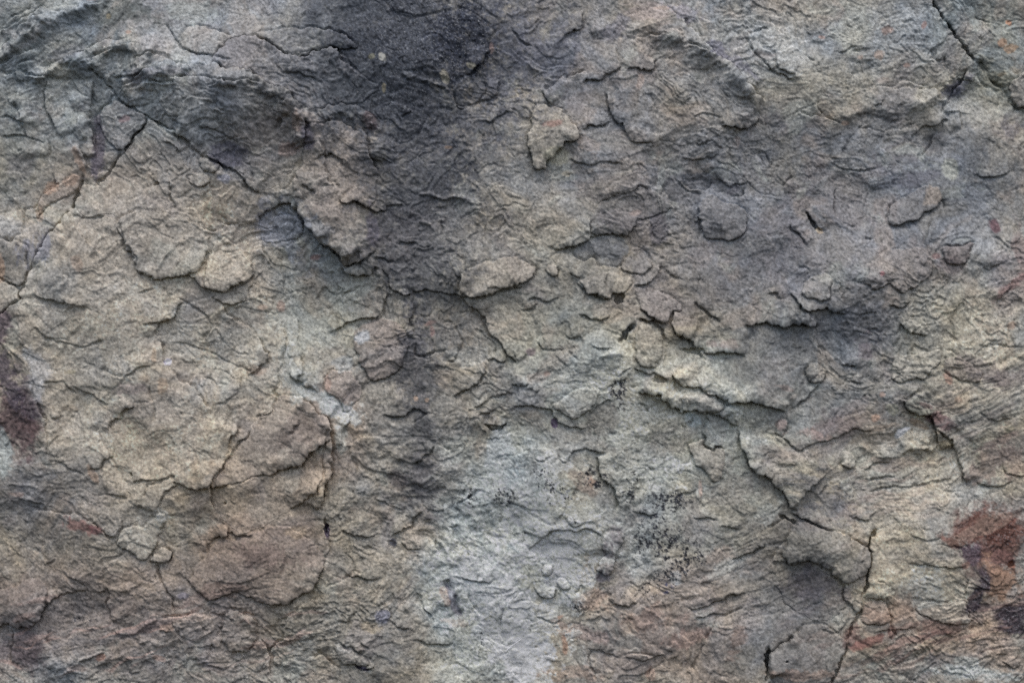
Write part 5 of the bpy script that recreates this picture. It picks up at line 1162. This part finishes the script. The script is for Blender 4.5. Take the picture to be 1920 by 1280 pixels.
# ------------------------------------------------------------------ material
def stone_material(name, rough_v, bump):
    m = bpy.data.materials.new(name); m.use_nodes = True
    nt = m.node_tree; b = nt.nodes["Principled BSDF"]
    at = nt.nodes.new("ShaderNodeAttribute"); at.attribute_name = "mineral"
    tc = nt.nodes.new("ShaderNodeTexCoord")
    n1 = nt.nodes.new("ShaderNodeTexNoise"); n1.inputs['Scale'].default_value = 420; n1.inputs['Detail'].default_value = 3
    n1.inputs['Roughness'].default_value = .7
    nt.links.new(tc.outputs['Object'], n1.inputs['Vector'])
    mr = nt.nodes.new("ShaderNodeMapRange"); mr.inputs[1].default_value = .3; mr.inputs[2].default_value = .7
    mr.inputs[3].default_value = .84; mr.inputs[4].default_value = 1.16
    nt.links.new(n1.outputs[0], mr.inputs[0])
    mx = nt.nodes.new("ShaderNodeVectorMath"); mx.operation = 'SCALE'
    nt.links.new(at.outputs['Color'], mx.inputs[0]); nt.links.new(mr.outputs[0], mx.inputs['Scale'])
    nt.links.new(mx.outputs[0], b.inputs['Base Color'])
    bp = nt.nodes.new("ShaderNodeBump"); bp.inputs['Strength'].default_value = bump; bp.inputs['Distance'].default_value = .0015
    nt.links.new(n1.outputs[0], bp.inputs['Height']); nt.links.new(bp.outputs[0], b.inputs['Normal'])
    b.inputs['Roughness'].default_value = rough_v
    b.inputs['Specular IOR Level'].default_value = .25
    return m
MAT = stone_material("weathered_sandstone", .92, .35)

# ------------------------------------------------------------------ meshes: one per rock, one per slab, flake and stone
PXU = (U + SU - 960) * PX
PXV = ZC + (640 - (V + SV)) * PX
DEP = -(H) * PX
# the outer rim turns back into the hill so that the face is solid
edge = np.zeros(U.shape, bool); edge[0] = edge[-1] = True; edge[:, 0] = edge[:, -1] = True
DEP = np.where(edge, 1.2, DEP)
CO = np.stack([PXU, DEP, PXV], -1).reshape(-1, 3).astype(np.float32)
RGB = np.concatenate([COL.reshape(-1, 3), np.ones((NX * NY, 1), np.float32)], 1).astype(np.float32)
idx = np.arange(NX * NY, dtype=np.int64).reshape(NY, NX)
Q = np.stack([idx[:-1, :-1], idx[1:, :-1], idx[1:, 1:], idx[:-1, 1:]], -1).reshape(-1, 4)
L4 = LAB[:-1, :-1].reshape(-1)

def build(name, k, parent=None):
    q = Q[L4 == k]
    if len(q) == 0: return None
    uq, inv = np.unique(q.ravel(), return_inverse=True)
    me = bpy.data.meshes.new(name)
    co = CO[uq].copy(); col = RGB[uq]
    q2 = inv.reshape(-1, 4)
    nv = len(uq)
    if k:
        # give the piece real thickness: walls run back from its outline into the rock
        e = np.concatenate([q2[:, [0, 1]], q2[:, [1, 2]], q2[:, [2, 3]], q2[:, [3, 0]]])
        key = np.minimum(e[:, 0], e[:, 1]) * (nv + 1) + np.maximum(e[:, 0], e[:, 1])
        _, first, cnt = np.unique(key, return_index=True, return_counts=True)
        be = e[first[cnt == 1]]
        bvs, binv = np.unique(be.ravel(), return_inverse=True)
        back = co[bvs].copy(); back[:, 1] += 0.045
        c0 = co[:, [0, 2]].mean(0)
        back[:, [0, 2]] += (c0 - back[:, [0, 2]]) * 0.02
        co = np.concatenate([co, back]); col = np.concatenate([col, col[bvs]])
        bi = binv.reshape(-1, 2) + nv
        q2 = np.concatenate([q2, np.stack([be[:, 1], be[:, 0], bi[:, 0], bi[:, 1]], -1)])
        nv = len(co)
    org = Vector((0, 0, 0))
    ctr = co.mean(0); ctr[1] = 0
    me.vertices.add(nv); me.vertices.foreach_set("co", (co - ctr).ravel())
    nf = len(q2)
    me.loops.add(nf * 4); me.loops.foreach_set("vertex_index", q2.astype(np.int32).ravel())
    me.polygons.add(nf); me.polygons.foreach_set("loop_start", np.arange(nf, dtype=np.int32) * 4)
    me.polygons.foreach_set("loop_total", np.full(nf, 4, np.int32))
    a = me.color_attributes.new("mineral", 'FLOAT_COLOR', 'POINT')
    a.data.foreach_set("color", col.ravel())
    me.update(calc_edges=True)
    me.shade_smooth() if hasattr(me, "shade_smooth") else None
    me.materials.append(MAT)
    o = bpy.data.objects.new(name, me)
    scene.collection.objects.link(o)
    o.location = ctr.tolist()
    if parent is not None:
        o.parent = parent
        o.location = [float(ctr[i]) - parent.location[i] for i in range(3)]
    return o

face = build('cliff', 0)
face['label'] = "broad weathered sandstone cliff, tan at left, with a dark stain down its upper middle"
face['category'] = "rock face"
CATS = {'corner_block': 'rock', 'rounded_stone': 'stone', 'edge_block': 'rock', 'edge_wedge': 'rock', 'joint_stone': 'stone',
        'jutting_rock': 'rock', 'loose_flake': 'rock flake', 'rock_block': 'rock'}
for k, (owner, nm, h, ex, outl, label) in enumerate(ROCKS, 1):
    o = build(nm, k, face if owner else None)
    if o is None: continue
    if owner is None:
        o['label'] = label; o['category'] = CATS[nm]
    elif label:
        o['label'] = label

# a pale bristle caught on the whitish patch at the bottom
def bristle(name, P, label):
    cu = bpy.data.curves.new(name, 'CURVE'); cu.dimensions = '3D'; cu.bevel_depth = .0010; cu.bevel_resolution = 2
    sp = cu.splines.new('POLY'); sp.points.add(len(P) - 1)
    for p, (x, y) in zip(sp.points, P):
        i = int(np.argmin(np.abs(us - x))); j = int(np.argmin(np.abs(vs - y)))
        p.co = ((x - 960) * PX, DEP[j, i] - .004, ZC + (640 - y) * PX, 1)
    m = bpy.data.materials.new("pale_fibre"); m.use_nodes = True
    m.node_tree.nodes["Principled BSDF"].inputs['Base Color'].default_value = (.75, .75, .78, 1)
    ob = bpy.data.objects.new(name, cu); scene.collection.objects.link(ob)
    dg = bpy.context.evaluated_depsgraph_get()
    me = bpy.data.meshes.new_from_object(ob.evaluated_get(dg))
    bpy.data.objects.remove(ob)
    o = bpy.data.objects.new(name, me); me.materials.clear(); me.materials.append(m)
    scene.collection.objects.link(o)
    o['label'] = label; o['category'] = 'bristle'
bristle('bristle', [(948, 1223), (955, 1216), (963, 1210), (970, 1205), (977, 1200)], "tiny white bristle stuck to the pale bluish patch at the bottom middle")
